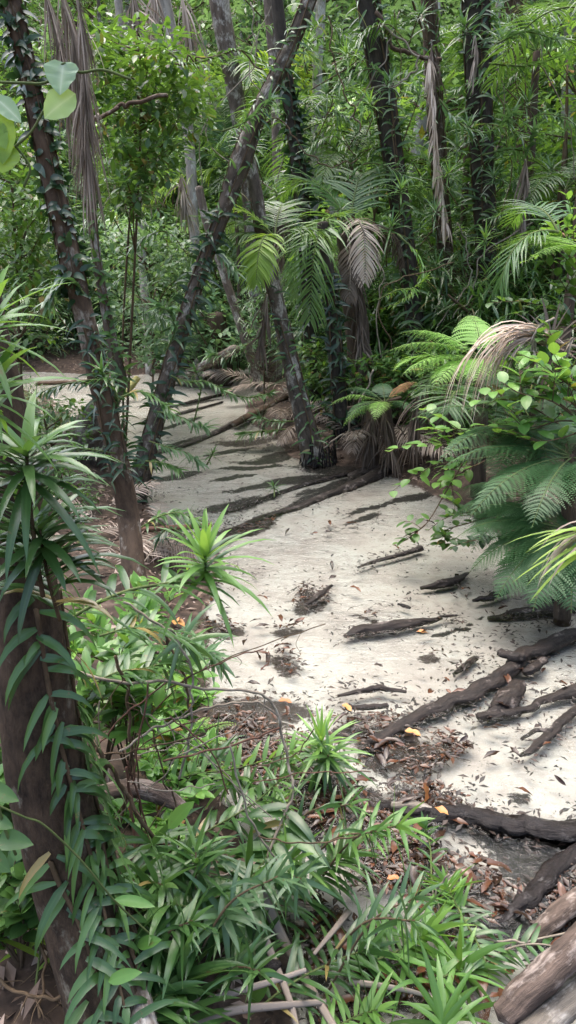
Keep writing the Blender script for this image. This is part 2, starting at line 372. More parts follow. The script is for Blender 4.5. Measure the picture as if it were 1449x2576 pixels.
stain = ellipse_field(_stain_px, X, Y); dark = ellipse_field(_dark_px, X, Y)
bankm = sstep(-.35, .0, dist)
me_v = np.stack([X, Y, Z], -1).reshape(-1, 3); ny, nx = X.shape
ii = (np.arange(ny - 1)[:, None] * nx + np.arange(nx - 1)[None]).ravel()
gF = np.stack([ii, ii + 1, ii + nx + 1, ii + nx], -1)

def ground_mat():
    m, nt, out = new_mat('creek_sand_and_forest_floor'); L = nt.links.new
    n1 = noise(nt, 1.7, 7, .66, dist=.5); n2 = noise(nt, 9, 6, .65); n3 = noise(nt, 38, 6, .7); nl = noise(nt, 7, 8, .75, dist=1.2); streak = noise(nt, 12, 6, .7, scl=(.35, 1, 1), dist=.8)
    sand = ramp(nt, n1, [(.3, (.325, .278, .25)), (.47, (.42, .378, .34)), (.66, (.47, .445, .405))])
    sand = mixc(nt, math_(nt, 'MULTIPLY', ramp(nt, n2, [(.5, (0, 0, 0)), (.72, (1, 1, 1))]), .6), sand, (.28, .235, .21))
    # grains and flecks of rotted leaf
    fl = ramp(nt, n3, [(.585, (0, 0, 0)), (.64, (1, 1, 1))])
    flm = ramp(nt, streak, [(.46, (0, 0, 0)), (.58, (1, 1, 1))])
    sand = mixc(nt, math_(nt, 'MULTIPLY', math_(nt, 'MULTIPLY', fl, flm), .8), sand, (.06, .05, .042))
    soil = ramp(nt, n2, [(.3, (.018, .012, .009)), (.55, (.06, .04, .028)), (.75, (.17, .12, .09))])
    brown = ramp(nt, n3, [(.3, (.006, .003, .002)), (.6, (.024, .011, .007)), (.8, (.08, .036, .02))])
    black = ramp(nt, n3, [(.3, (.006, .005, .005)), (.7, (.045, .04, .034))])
    def mask(nm, amt, lo, hi):
        s = math_(nt, 'ADD', attr(nt, nm), math_(nt, 'MULTIPLY', math_(nt, 'SUBTRACT', nl, .5), amt))
        s = math_(nt, 'ADD', s, math_(nt, 'MULTIPLY', math_(nt, 'SUBTRACT', n3, .5), amt * .5))
        return ramp(nt, s, [(lo, (0, 0, 0)), (hi, (1, 1, 1))])
    c = mixc(nt, math_(nt, 'MULTIPLY', mask('stain', 2.9, .42, .72), .92), sand, brown)
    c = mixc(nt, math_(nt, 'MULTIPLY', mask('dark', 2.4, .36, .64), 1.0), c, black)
    c = mixc(nt, mask('bank', .9, .42, .6), c, soil)
    p = nt.nodes.new('ShaderNodeBsdfPrincipled'); L(c, p.inputs['Base Color']); p.inputs['Roughness'].default_value = .8
    p.inputs['Specular IOR Level'].default_value = .25
    hgt = math_(nt, 'ADD', n2, math_(nt, 'MULTIPLY', streak, .7))
    b = nd(nt, 'ShaderNodeBump', i_Strength=.2, i_Distance=.03); L(hgt, b.inputs['Height']); L(b.outputs[0], p.inputs['Normal'])
    L(p.outputs[0], out.inputs[0]); return m
gb = MB(); gb.add(me_v, gF, 0.)
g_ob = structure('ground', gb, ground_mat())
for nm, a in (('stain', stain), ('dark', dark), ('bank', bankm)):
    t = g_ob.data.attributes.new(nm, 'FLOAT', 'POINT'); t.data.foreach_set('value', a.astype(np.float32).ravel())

# the clear shallow water: a sheet over the creek bed, level, ending where the banks rise through it
def water_mat():
    m, nt, out = new_mat('clear_water'); L = nt.links.new
    tr = nt.nodes.new('ShaderNodeBsdfTransparent'); tr.inputs[0].default_value = (.93, .965, .95, 1)
    gl = nt.nodes.new('ShaderNodeBsdfGlossy'); gl.inputs['Roughness'].default_value = .06
    n = noise(nt, 7, 4, .6, scl=(.6, 1, 1), dist=.6); n2 = noise(nt, 34, 4, .65); patch = noise(nt, .55, 3)
    h = math_(nt, 'ADD', n, math_(nt, 'MULTIPLY', n2, .45))
    b = nd(nt, 'ShaderNodeBump', i_Distance=.05); L(math_(nt, 'MULTIPLY', ramp(nt, patch, [(.4, (.15, .15, .15)), (.65, (1, 1, 1))]), .9), b.inputs['Strength']); L(h, b.inputs['Height'])
    L(b.outputs[0], gl.inputs['Normal'])
    fr = nd(nt, 'ShaderNodeFresnel', i_IOR=1.33); L(b.outputs[0], fr.inputs['Normal'])
    mx = nt.nodes.new('ShaderNodeMixShader'); L(fr.outputs[0], mx.inputs[0]); L(tr.outputs[0], mx.inputs[1]); L(gl.outputs[0], mx.inputs[2])
    L(mx.outputs[0], out.inputs[0]); return m
wb = MB()
wx = np.linspace(-18, 8, 60); wy = np.linspace(.8, 24, 60); WX, WY = np.meshgrid(wx, wy)
iw = (np.arange(59)[:, None] * 60 + np.arange(59)[None]).ravel()
wf = np.stack([iw, iw + 1, iw + 61, iw + 60], -1)
wd = creek_dist(WX, WY).ravel(); keep = (wd[wf] < .45).any(1)
wb.add(np.stack([WX, WY, np.zeros_like(WX)], -1).reshape(-1, 3), wf[keep], 0.)
structure('water', wb, water_mat())

# ------------------------------------------------------------------ light
SUN_EL, SUN_AZ = R(72), R(-25)           # azimuth from +Y towards +X
w = bpy.data.worlds.new('World'); sc.world = w; w.use_nodes = True
nt = w.node_tree; bg = nt.nodes['Background']; sky = nt.nodes.new('ShaderNodeTexSky'); sky.sky_type = 'NISHITA'; sky.sun_disc = False
sky.sun_elevation = SUN_EL; sky.sun_rotation = SUN_AZ; sky.air_density = 1.0; sky.dust_density = 5.0; sky.ozone_density = 1.0
nt.links.new(sky.outputs[0], bg.inputs[0]); bg.inputs[1].default_value = .15
sl = bpy.data.lights.new('sun', 'SUN'); so = bpy.data.objects.new('sun', sl); COL.objects.link(so)
sl.energy = 1.4; sl.angle = R(80); sl.color = (1, .985, .96)
sd = Vector((math.sin(SUN_AZ) * math.cos(SUN_EL), math.cos(SUN_AZ) * math.cos(SUN_EL), math.sin(SUN_EL)))
so.rotation_euler = sd.to_track_quat('Z', 'Y').to_euler(); so.location = sd * 80
vs = sc.view_settings; sc.display_settings.display_device = 'sRGB'
vs.view_transform = 'Standard'; vs.look = 'None'; vs.exposure = EXPOSURE if 'EXPOSURE' in globals() else 1.8; vs.gamma = 1
cy = sc.cycles; cy.max_bounces = 7; cy.diffuse_bounces = 4; cy.glossy_bounces = 2; cy.transmission_bounces = 5; cy.transparent_max_bounces = 8
cy.caustics_reflective = False; cy.caustics_refractive = False; cy.sample_clamp_indirect = 4
cy.use_denoising = True
# ------------------------------------------------------------------ plant builders (each returns meshes in MBs)
def unit(*a): return nrm(np.array(a, float))
def side_of(T):
    s = np.cross(T, UP); n = np.linalg.norm(s); return s / n if n > .15 else nrm(np.cross(T, [0.2, 1, 0]))

def rosette(fm, tip, axis, n, L, W, droop=1.0, spread=(15, 105), prof='strap', segs=5, jit=.15):
    axis = nrm(axis); a = nrm(np.cross(axis, [.31, .77, .2])); b = np.cross(axis, a)
    k = np.arange(n); az = k * 2.39996 + rng.random(n) * .5; q = (k + .5) / n
    el = np.radians(spread[0] + (spread[1] - spread[0]) * q ** .85) + rng.normal(0, jit, n) * .6
    D = np.cos(el)[:, None] * axis + np.sin(el)[:, None] * (np.cos(az)[:, None] * a + np.sin(az)[:, None] * b)
    P = np.asarray(tip) - axis * (q * L * .35)[:, None]
    LL = L * (.6 + .45 * np.sqrt(q)) * (1 + rng.normal(0, jit, n))
    leaves(fm, P, D, np.broadcast_to(axis, D.shape), LL, W * (.85 + .3 * rng.random(n)), droop * (.6 + .6 * q) * (.8 + .4 * rng.random(n)), prof, segs, .25,
           rnd=np.clip(.95 - q * .8 + rng.normal(0, .12, n), 0, 1))

def spray(fm, p, T, n, L, W, start=.15, droop=1.0, lift=.35, fwd=.5, taper=.35, prof='strap', segs=5, planar=1.0):
    """leaves in two ranks along a stem that is given by its points and tangents"""
    t = start + (1 - start) * (np.arange(n) + .5) / n; u = t * (len(p) - 1); i = np.minimum(u.astype(int), len(p) - 2); fr = (u - i)[:, None]
    P = p[i] * (1 - fr) + p[i + 1] * fr; TT = nrm(T[i])
    S = np.cross(TT, UP); S = nrm(S + 1e-4); sg = np.where(np.arange(n) % 2 == 0, 1, -1)[:, None]
    rnd3 = rng.normal(0, .22, (n, 3))
    D = nrm(S * sg * planar + TT * fwd + UP * lift + rnd3 + (1 - planar) * rng.normal(0, .7, (n, 3)))
    LL = L * (1 - taper * np.abs(t - .45) * 1.4) * (1 + rng.normal(0, .14, n))
    leaves(fm, P, D, UP + TT * .2, LL, W * (.85 + .3 * rng.random(n)), droop * (.7 + .6 * rng.random(n)), prof, segs, .22,
           rnd=np.clip(.15 + .5 * t + rng.normal(0, .18, n), 0, 1))

def frond(fm, rm, base, az, el, L, curl, leafL, leafW, n=34, ldroop=.8, hang=.2, prof='strap', segs=4, up=.25, r0=.012):
    """a feather palm frond: a drooping rib with leaflets in two ranks"""
    d = np.array([math.cos(az) * math.cos(el), math.sin(az) * math.cos(el), math.sin(el)]); p = [np.asarray(base, float)]; k = 14
    for i in range(k):
        p.append(p[-1] + d * L / k); d = d.copy(); d[2] -= curl / k * (.5 + i / k); d = nrm(d)
    p = np.array(p); _, T = tube(rm, p, [r0, r0 * .8, r0 * .2], n=15, sides=5, caps=False)
    n2 = n * 2; t = np.repeat(.14 + .86 * (np.arange(n) + .5) / n, 2); u = t * 14; i = np.minimum(u.astype(int), 13); fr = (u - i)[:, None]
    P = p[i] * (1 - fr) + p[i + 1] * fr; TT = nrm(T[i]); S = np.cross(TT, UP); S = nrm(S + 1e-5)
    sg = np.tile([1, -1], n)[:, None]; N = np.cross(S, TT)
    D = nrm(S * sg + TT * (.45 + .9 * t[:, None] ** 2) + N * (up - hang) + rng.normal(0, .10, (n2, 3)))
    LL = leafL * np.sin(np.pi * (.12 + .83 * t)) ** .7 * (1 + rng.normal(0, .09, n2))
    leaves(fm, P, D, N, LL, leafW, ldroop * (.6 + .8 * rng.random(n2)), prof, segs, .3, rnd=np.clip(.5 + rng.normal(0, .2, n2), 0, 1))

def fern_frond(fm, rm, base, az, el, L, curl, W, n=20, m=13, r0=.008, pd=.5):
    d = np.array([math.cos(az) * math.cos(el), math.sin(az) * math.cos(el), math.sin(el)]); p = [np.asarray(base, float)]; k = 14
    for i in range(k):
        p.append(p[-1] + d * L / k); d = d.copy(); d[2] -= curl / k * (.4 + 1.2 * i / k); d = nrm(d)
    p = np.array(p); _, T = tube(rm, p, [r0, r0 * .7, r0 * .2], n=15, sides=5, caps=False)
    n2 = n * 2; t = np.repeat(.16 + .84 * (np.arange(n) + .5) / n, 2); u = t * 14; i = np.minimum(u.astype(int), 13); fr = (u - i)[:, None]
    P = p[i] * (1 - fr) + p[i + 1] * fr; TT = nrm(T[i]); S = nrm(np.cross(TT, UP) + 1e-5); N = np.cross(S, TT); sg = np.tile([1, -1], n)[:, None]
    D = nrm(S * sg + TT * .45 + rng.normal(0, .05, (n2, 3))); PL = W * .5 * np.minimum(1, (t - .1) * 4.5) * np.maximum(.04, 1 - ((t - .1) / .9) ** 1.8)
    # each pinna is a drooping axis of small pinnules
    q = (np.arange(m) + .5) / m; pos = P[:, None] + D[:, None] * (PL[:, None] * q)[..., None]; pos[..., 2] -= (pd * PL[:, None] * q ** 2 * .6)
    tip = (PL[:, None] * .26 * np.maximum(.08, 1 - q ** 1.7)); rn = np.repeat(np.clip(.5 + rng.normal(0, .2, n2), 0, 1), m)
    for s in (1, -1):
        E = nrm(np.cross(N, D)[:, None] * s + D[:, None] * .5 + 0 * pos)
        leaves(fm, pos.reshape(-1, 3), E.reshape(-1, 3), np.repeat(N, m, 0), tip.ravel(), (tip * .0 + PL[:, None] / m * .95).ravel(), .25, 'lance', 2, .1, rnd=rn)

def twig_shrub(fm, sm, base, Ht, spreadr, ntw, leafL, leafW, nleaf=16, prof='broad', droop=.5, segs=3, r0=.015, seed=0, jit=.3):
    base = np.asarray(base, float)
    for k in range(ntw):
        az = k * 2.39996 + rng.random(); rr = spreadr * (.3 + .7 * rng.random()); hh = Ht * (.45 + .6 * rng.random())
        e = base + [math.cos(az) * rr, math.sin(az) * rr, hh]; mdl = base + [math.cos(az) * rr * .35, math.sin(az) * rr * .35, hh * .62] + rng.normal(0, .05 * Ht, 3)
        p, T = tube(sm, [base, mdl, e], [r0, r0 * .6, r0 * .25], n=9, sides=4, caps=False)
        for b in range(3):
            i = 3 + b * 2; d = nrm(rng.normal(0, 1, 3) + [0, 0, .5] + T[i]); e2 = p[i] + d * Ht * (.14 + .16 * rng.random())
            q, T2 = tube(sm, [p[i], (p[i] + e2) / 2 + [0, 0, .03 * Ht], e2], [r0 * .4, r0 * .15], n=6, sides=4, caps=False)
            spray(fm, q, T2, max(4, nleaf // 2), leafL, leafW, .1, droop, .25, .5, .3, prof, segs, .8)
        spray(fm, p, T, nleaf, leafL, leafW, .35, droop, .25, .5, .3, prof, segs, .7)

def crown_of(fm, sm, base_pts, r, n_cl, leafL, leafW, per=26, prof='broad', segs=2, droop=.4, limb_from=None):
    """clumps of leaves at the ends of limbs spread through a crown's volume"""
    for ci, c in enumerate(base_pts):
        if limb_from is not None and ci % 2 == 0:
            o = min(limb_from, key=lambda q: abs(q[2] - c[2] + .45 * math.hypot(q[0] - c[0], q[1] - c[1])))
            tube(sm, [o, (o + c) / 2 + rng.normal(0, .15 * r, 3), c], [.05 * r, .02 * r, .008 * r], n=7, sides=5, caps=False)
        k = per; d = nrm(rng.normal(0, 1, (k, 3))); P = c + d * (rng.random((k, 1)) ** .5) * r * [1, 1, .6]
        D = nrm(d * [1, 1, .35] + rng.normal(0, .35, (k, 3)) + [0, 0, -.1])
        leaves(fm, P, D, UP + .1 * rng.normal(0, 1, (k, 3)), leafL * (.7 + .6 * rng.random(k)), leafW * (.8 + .4 * rng.random(k)), droop, prof, segs, .2,
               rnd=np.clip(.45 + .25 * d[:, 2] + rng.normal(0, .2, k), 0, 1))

def slope_shrub(lbl, Ht, rad, ncl, leafL, leafW, mat, prof='broad', droop=.4, per=30, name='understorey_shrub', cat='shrub', grp=None, segs=2):
    t = thing(name, lbl, cat, group=grp); fm, sm = MB(), MB()
    tube(sm, [(0, 0, -.2), (rng.normal(0, .08), rng.normal(0, .08), Ht * .5), (rng.normal(0, .2), rng.normal(0, .2), Ht * .92)], [.045, .03, .012], n=10, sides=6)
    q = rng.random(ncl); az = rng.random(ncl) * 6.283; rr = rad * np.sqrt(rng.random(ncl)) * (.55 + .6 * np.sin(np.pi * (.12 + .8 * q)))
    pts = np.stack([np.cos(az) * rr, np.sin(az) * rr, Ht * (.08 + .9 * q)], -1)
    trunk = [np.array([0, 0, Ht * a]) for a in (.15, .3, .45, .6, .75)]
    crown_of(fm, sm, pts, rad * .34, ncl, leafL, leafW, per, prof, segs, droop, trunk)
    part(t, 'stem', sm, M['stem']); part(t, 'foliage', fm, mat); return Stock(t)

def small_palm(lbl, nf, L, trunkh, mat, leafL=.42, leafW=.035, n=30, curl=1.6, grp=None, el0=1.05, name='feather_palm', dead_n=0, tmat='fibre'):
    t = thing(name, lbl, 'palm', group=grp); tm = MB()
    tube(tm, [(0, 0, -.3), (.04, .02, trunkh * .5), (0, 0, trunkh)], [.085, .07, .065], n=12, sides=9, rough=.12); part(t, 'trunk', tm, M[tmat])
    for k in range(nf):
        fm, rm = MB(), MB(); q = (k + .5) / nf; dead = k >= nf - dead_n
        frond(fm, rm, (0, 0, trunkh - .03 * k), k * 2.39996 + rng.random() * .3, el0 - q * 1.25 - (.5 if dead else 0), L * (.8 + .3 * rng.random()), curl * (1.6 if dead else 1), leafL, leafW, n, 1.0, .25 + .2 * rng.random(), r0=.014)
        f = part(t, 'frond', fm, M['dead'] if dead else mat); r = part(None, 'rachis', rm, M['stem_pale'] if dead else M['stem_green']); r.parent = f
    return Stock(t)

def tree_fern(lbl, nf, L, W, trunkh, mat, el0=.75, curl=1.3, grp=None, n=20, m=12, tmat='fibre', dead_n=0, az0=0):
    t = thing('tree_fern', lbl, 'tree fern', group=grp); tm = MB()
    tube(tm, [(0, 0, -.3), (.03, .02, trunkh * .5), (0, 0, trunkh)], [.10, .08, .07], n=12, sides=9, rough=.2); part(t, 'trunk', tm, M[tmat])
    for k in range(nf):
        fm, rm = MB(), MB()
        fern_frond(fm, rm, (0, 0, trunkh - .02), az0 + k * 2.39996 + rng.random() * .3, el0 - .5 * rng.random(), L * (.8 + .35 * rng.random()), curl * (.8 + .4 * rng.random()), W, n, m)
        f = part(t, 'frond', fm, mat); r = part(None, 'rachis', rm, M['stem']); r.parent = f
    return Stock(t)

def pandan_spray(lbl, path, L, W, n, nros, mat='strap', stem='stem_green', grp=None, r=.008, droop=1.0, lift=.35, name='climbing_pandan', cat='climber', world=True, rosL=1.0, spread=(15, 105), stem_label=None, start=.12, axis=None):
    path = np.asarray(path, float); base = path[0] if world else np.zeros(3)
    t = thing(name, lbl, cat, base, grp); fm, sm = MB(), MB()
    p, T = tube(sm, path, [r, r * .9, r * .6], n=max(14, 6 * len(path)), sides=6)
    if n: spray(fm, p, T, n, L, W, start, droop, lift)
    if nros: rosette(fm, p[-1], T[-1] if axis is None else axis, nros, L * 1.05 * rosL, W, droop * .9, spread)
    part(t, 'stem', sm, M[stem], base); part(t, 'foliage', fm, M[mat], base); return t
# ------------------------------------------------------------------ the slope behind the creek
def scatter(n, y0, y1, mind, ok=None, xpad=1.25, seed=1, tries=40):
    r_ = np.random.default_rng(seed); pts = []
    for _ in range(n * tries):
        y = math.sqrt(r_.random() * (y1 ** 2 - y0 ** 2) + y0 ** 2); x = (r_.random() * 2 - 1) * (y * .39 * xpad + 1)
        if creek_dist(np.array([x]), np.array([y]))[0] < .7 or (ok and not ok(x, y)): continue
        if any((x - a) ** 2 + (y - b) ** 2 < mind ** 2 for a, b in pts): continue
        pts.append((x, y))
        if len(pts) >= n: break
    return pts
# an open look at the trunks that stand in the gap
def clear(x, y): return not (y < 11.5) and not (x > .2 and y < 14.5) and not (-6.5 < x < .6 and y < 22)
GS = 'shrubs covering the slope behind the creek'
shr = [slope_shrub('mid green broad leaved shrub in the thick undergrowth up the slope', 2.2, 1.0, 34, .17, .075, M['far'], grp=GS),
       slope_shrub('dark small leaved bush in the thick undergrowth up the slope', 1.7, .9, 34, .11, .05, M['broad'], grp='dark bushes on the slope', per=38),
       slope_shrub('clump of long narrow leaves in the undergrowth up the slope', 2.0, .9, 30, .30, .028, M['strap_pale'], 'strap', 1.2, 26, 'pandan_clump', 'pandan', 'pandan clumps on the slope', 3),
       slope_shrub('light yellow green sapling among darker bushes up the slope', 3.2, .9, 36, .16, .07, M['broad_bright'], grp='light saplings on the slope', per=24, name='sapling', cat='sapling')]
i = 0
for (x, y) in scatter(330, 11.5, 42, 1.05, clear, seed=11):
    k = ([2, 2, 1, 0, 2, 2, 3, 0, 2] if x > .05 * y else [0, 2, 1, 0, 3, 2, 1, 0, 0])[int(rng.integers(9))]; s = .75 + .75 * rng.random() + .010 * y
    shr[k].put((x, y, H(x, y) - .05), (rng.normal(0, .06), rng.normal(0, .06), rng.random() * 6.28), s)
plm = [small_palm('small feather palm with arching fronds in the undergrowth up the slope', 11, 1.7, 1.3, M['palm'], grp='small palms on the slope', n=26, dead_n=1),
       small_palm('young stemless palm with wide fronds in the undergrowth up the slope', 9, 1.5, .35, M['palm'], grp='young palms on the slope', n=24, leafL=.5, leafW=.05),
       tree_fern('small tree fern with lacy fronds in the undergrowth up the slope', 10, 1.5, .75, 1.2, M['fern'], grp='small tree ferns on the slope', n=15, m=8)]
for (x, y) in scatter(90, 12, 36, 1.9, clear, seed=23):
    k = [0, 1, 0, 2, 1][int(rng.integers(5))]
    plm[k].put((x, y, H(x, y)), (rng.normal(0, .08), rng.normal(0, .08), rng.random() * 6.28), .9 + .7 * rng.random())
# forest trees with their crowns
def forest_tree(lbl, Ht, cr, bmat, fmat, grp, lean=.6, r=.16, ncl=60, low=.42, name='rainforest_tree', leafL=.24):
    t = thing(name, lbl, 'tree', group=grp); tm, fm, sm = MB(), MB(), MB()
    top = np.array([rng.normal(0, lean), rng.normal(0, lean), Ht]); mid = top * .5 + [rng.normal(0, .25), rng.normal(0, .25), 0]
    p, T = tube(tm, [(0, 0, -.4), mid * [.3, .3, .4], mid, top], [r * 1.35, r, r * .8, r * .3], n=22, sides=10, rough=.07)
    lim = [p[j] for j in range(int(22 * low), 22)]
    q = low + (1 - low) * rng.random(ncl) ** .8; az = rng.random(ncl) * 6.283; rr = cr * np.sqrt(rng.random(ncl)) * (.5 + .6 * np.sin(np.pi * (q - low) / (1 - low) * .9 + .3))
    ax = np.array([p[min(21, int(a * 21))] for a in q]); pts = ax + np.stack([np.cos(az) * rr, np.sin(az) * rr, np.zeros(ncl)], -1)
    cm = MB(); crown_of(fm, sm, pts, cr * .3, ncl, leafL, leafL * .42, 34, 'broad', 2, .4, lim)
    part(t, 'trunk', tm, M[bmat]); c = part(t, 'crown', fm, M[fmat]); l = part(None, 'limbs', sm, M['stem']); l.name = 'branch'; l.parent = c
    return Stock(t)
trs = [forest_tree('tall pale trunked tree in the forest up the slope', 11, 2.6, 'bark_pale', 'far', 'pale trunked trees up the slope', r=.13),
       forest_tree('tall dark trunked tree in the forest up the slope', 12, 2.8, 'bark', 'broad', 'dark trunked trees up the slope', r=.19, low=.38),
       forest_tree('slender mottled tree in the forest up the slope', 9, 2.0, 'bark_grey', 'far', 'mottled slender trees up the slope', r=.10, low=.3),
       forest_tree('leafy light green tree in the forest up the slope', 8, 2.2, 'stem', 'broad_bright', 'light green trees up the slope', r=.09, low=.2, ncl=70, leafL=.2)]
for (x, y) in scatter(100, 17, 60, 1.9, lambda x, y: not (x > -.3 and y < 17) and not (-7 < x < .8 and y < 23.5), seed=41):
    k = [0, 1, 2, 3, 0, 2][int(rng.integers(6))]
    trs[k].put((x, y, H(x, y) - .1), (rng.normal(0, .05), rng.normal(0, .05), rng.random() * 6.28), .8 + .5 * rng.random() + .006 * y)
# ------------------------------------------------------------------ the trees that stand in and beside the creek
CAMP = np.array([0, 0, CAMZ])
TR = {}
def px_path(pts, Y):
    out = []
    for i, (x, y) in enumerate(pts):
        Yi = Y[i] if hasattr(Y, '__len__') else Y; p = at(x, y, Yi)
        if Yi < 9.5:                     # keep whatever grows here above the land
            for _ in range(40):
                if p[2] > H(p[0], p[1]) + (.07 if i else .0): break
                Yi *= .975; p = at(x, y, Yi)
        out.append(p)
    return np.array(out)
def trunk_tree(key, name, lbl, cat, pts, Y, rad_px, mat, rough=.07, up=0, n=None, sides=14, flare=True, grp=None, above=None, tex=1.0):
    """a trunk along points of the picture at distance(s) Y; rad_px half widths in the picture; carried on to the ground and above the frame"""
    p = px_path(pts, Y); Yv = p[:, 1]; sl = np.linalg.norm(p - CAMP, axis=1); rad = np.array(rad_px) * sl / FPX / np.linalg.norm([1, 0])
    if p[-1, 2] > H(p[-1, 0], p[-1, 1]) - .05:
        d = nrm(p[-1] - p[-2]); q = p[-1].copy(); 
        q = q + d * max(.1, (q[2] - H(q[0], q[1]) + .25) / max(.3, -d[2])); p = np.vstack([p, q]); rad = np.append(rad, rad[-1] * (1.25 if flare else 1.05))
    if up:
        d = nrm(p[0] - p[1]); q = [p[0] + d * up * a + [0, 0, .08 * up * a] for a in (1, .5)]
        p = np.vstack([q, p]); rad = np.concatenate([[rad[0] * .6, rad[0] * .85], rad])
    base = p[-1].copy(); base[2] = H(base[0], base[1])
    t = thing(name, lbl, cat, base, grp); tm = MB()
    q, T = tube(tm, p, rad, n=n or 8 * len(p), sides=sides, rough=rough, seed=len(TR), freq=tex)
    part(t, 'trunk', tm, M[mat]); TR[key] = dict(o=t, p=q, r=np.interp(np.linspace(0, 1, len(q)), np.linspace(0, 1, len(rad)), rad), base=base)
    return t
def add_crown(key, r, ncl, leafL, mat, dz=1.0, per=30):
    t = TR[key]['o']; top = TR[key]['p'][0]; base = TR[key]['base']; fm, sm = MB(), MB()
    d = nrm(rng.normal(0, 1, (ncl, 3))); pts = top + [0, 0, dz] + d * r * (rng.random((ncl, 1)) ** .4) * [1, 1, .45]
    pts[:, 2] = np.maximum(pts[:, 2], top[2] - .3)
    crown_of(fm, sm, pts, r * .3, ncl, leafL, leafL * .42, per, 'broad', 2, .4, [TR[key]['p'][j] for j in range(0, 5)])
    c = part(t, 'crown', fm, M[mat], base); l = part(None, 'branch', sm, M['stem'], base); l.parent = c
def trunk_vine(key, lbl, t0, t1, off, n, L, W, mat='vine', rows=1, droop=1.6, spread=1.0, name='climbing_vine', grp=None, fwd=.1, twist=.3, ja=.3, jd=.5):
    d = TR[key]; p, r = d['p'], d['r']; k = len(p); idx = np.linspace(t0, t1, 26) * (k - 1); i = np.minimum(idx.astype(int), k - 2); f = (idx - i)[:, None]
    q = p[i] * (1 - f) + p[i + 1] * f; rr = (r[i] * (1 - f[:, 0]) + r[i + 1] * f[:, 0])[:, None]
    fc = CAMP - q; fc[:, 2] = 0; fc = nrm(fc); T = nrm(np.gradient(q, axis=0)); fc = nrm(fc - T * (fc * T).sum(1, keepdims=True)); sd = np.cross(T, fc)
    fm, sm = MB(), MB(); base = q[-1].copy()
    for w_ in range(rows):
        a = -off + (w_ - (rows - 1) / 2) * 1.3 + twist * np.sin(np.linspace(0, 5, 26) + w_ * 2)[:, None]
        s = q + (fc * np.cos(a) + sd * np.sin(a)) * rr * 1.04; ss, TT = tube(sm, s[::3], [.007 * L / .15, .005 * L / .15], n=30, sides=5)
        m = n // rows; u = (np.arange(m) + .5) / m * 25; j = np.minimum(u.astype(int), 24); g = (u - j)[:, None]
        aj = np.asarray(a + 0 * np.zeros((26, 1)))[j] + rng.normal(0, ja, (m, 1)); out = fc[j] * np.cos(aj) + sd[j] * np.sin(aj)
        P = (q[j] * (1 - g) + q[j + 1] * g) + out * rr[j] * 1.05 + T[j] * rng.normal(0, .25 * L, (m, 1)); tang = np.cross(T[j], out)
        sg = np.where(np.arange(m) % 2 == 0, 1, -1)[:, None]
        D = nrm(tang * sg * spread + out * .45 - T[j] * fwd + rng.normal(0, jd, (m, 3)))
        leaves(fm, P, D, out + UP * .6, L * (.5 + .8 * rng.random(m)), W * (.85 + .3 * rng.random(m)), droop * (.6 + .8 * rng.random(m)), 'strap', 5, .22)
    t = thing(name, lbl, 'climber', base, grp); part(t, 'stem', sm, M['stem'], base); part(t, 'foliage', fm, M[mat], base); return t

trunk_tree('front', 'rainforest_tree', 'big smooth dark trunk leaning in beside the camera with a climber up its edge', 'tree',
           [(-45, 700), (2, 950), (36, 1250), (62, 1500), (92, 1780), (128, 2000), (185, 2220), (262, 2500)], 2.0, [34, 42, 68, 78, 84, 88, 86, 84], 'bark_front', .05, up=3.2, n=70, sides=20)
trunk_tree('pale', 'sapling', 'slim pale grey stem rising close behind the big smooth dark trunk', 'sapling',
           [(150, 1600), (172, 1780), (205, 1950), (262, 2180), (318, 2400), (352, 2560)], 2.35, [20, 24, 30, 32, 32, 32], 'bark_grey', .08, n=50)
trunk_tree('lean', 'rainforest_tree', 'tall brown trunk bending down across the picture with leafy climbers to mid height', 'tree',
           [(18, -40), (72, 190), (128, 440), (178, 660), (218, 820), (246, 950), (275, 1060), (302, 1180), (324, 1310), (337, 1450)], 5.7, [20, 21, 22, 24, 24, 25, 26, 26, 27, 30], 'bark', .06, up=2.2, n=90)
trunk_tree('twin', 'rainforest_tree', 'thin dark trunk just behind the tall bending brown one, with a swollen mottled foot', 'tree',
           [(205, 300), (222, 450), (242, 640), (262, 760), (284, 880), (298, 960), (270, 1010), (232, 1070), (212, 1120)], [8.4] * 5 + [8.6, 9.0, 9.4, 9.6], [10, 11, 11, 12, 14, 20, 30, 42, 62], 'bark_grey', .12, n=80)
trunk_tree('slant', 'rainforest_tree', 'rough trunk slanting steeply across the creek with climbers on its lower half', 'tree',
           [(790, -40), (742, 90), (700, 185), (650, 285), (604, 410), (562, 530), (522, 630), (488, 730), (450, 850), (412, 985), (380, 1100), (352, 1210)], 8.4, [16, 16, 17, 17, 23, 17, 17, 18, 19, 20, 21, 24], 'bark_mid', .16, up=2, n=110, tex=2)
trunk_tree('hang', 'rainforest_tree', 'thick mottled pinkish grey trunk whose lower part is hidden by palm fronds', 'tree',
           [(545, -40), (566, 90), (588, 210), (604, 320), (622, 470), (640, 700)], 20, [21, 21, 19, 16, 15, 16], 'bark_grey', .08, up=3, n=60)
trunk_tree('mid', 'rainforest_tree', 'dark lichen spotted trunk standing at the edge of the sand, its foot ringed by roots', 'tree',
           [(612, 330), (640, 470), (662, 600), (682, 700), (708, 810), (740, 950), (768, 1070), (788, 1150)], 10.3, [15, 16, 17, 18, 19, 22, 25, 31], 'bark_mid', .10, up=0, n=80)
trunk_tree('mate', 'rainforest_tree', 'black shaded trunk with fern like climbers just behind the lichen spotted one', 'tree',
           [(812, 560), (818, 620), (832, 760), (845, 900), (860, 1040), (874, 1150)], 10.9, [14, 15, 17, 19, 22, 28], 'bark_dark', .08, n=60)
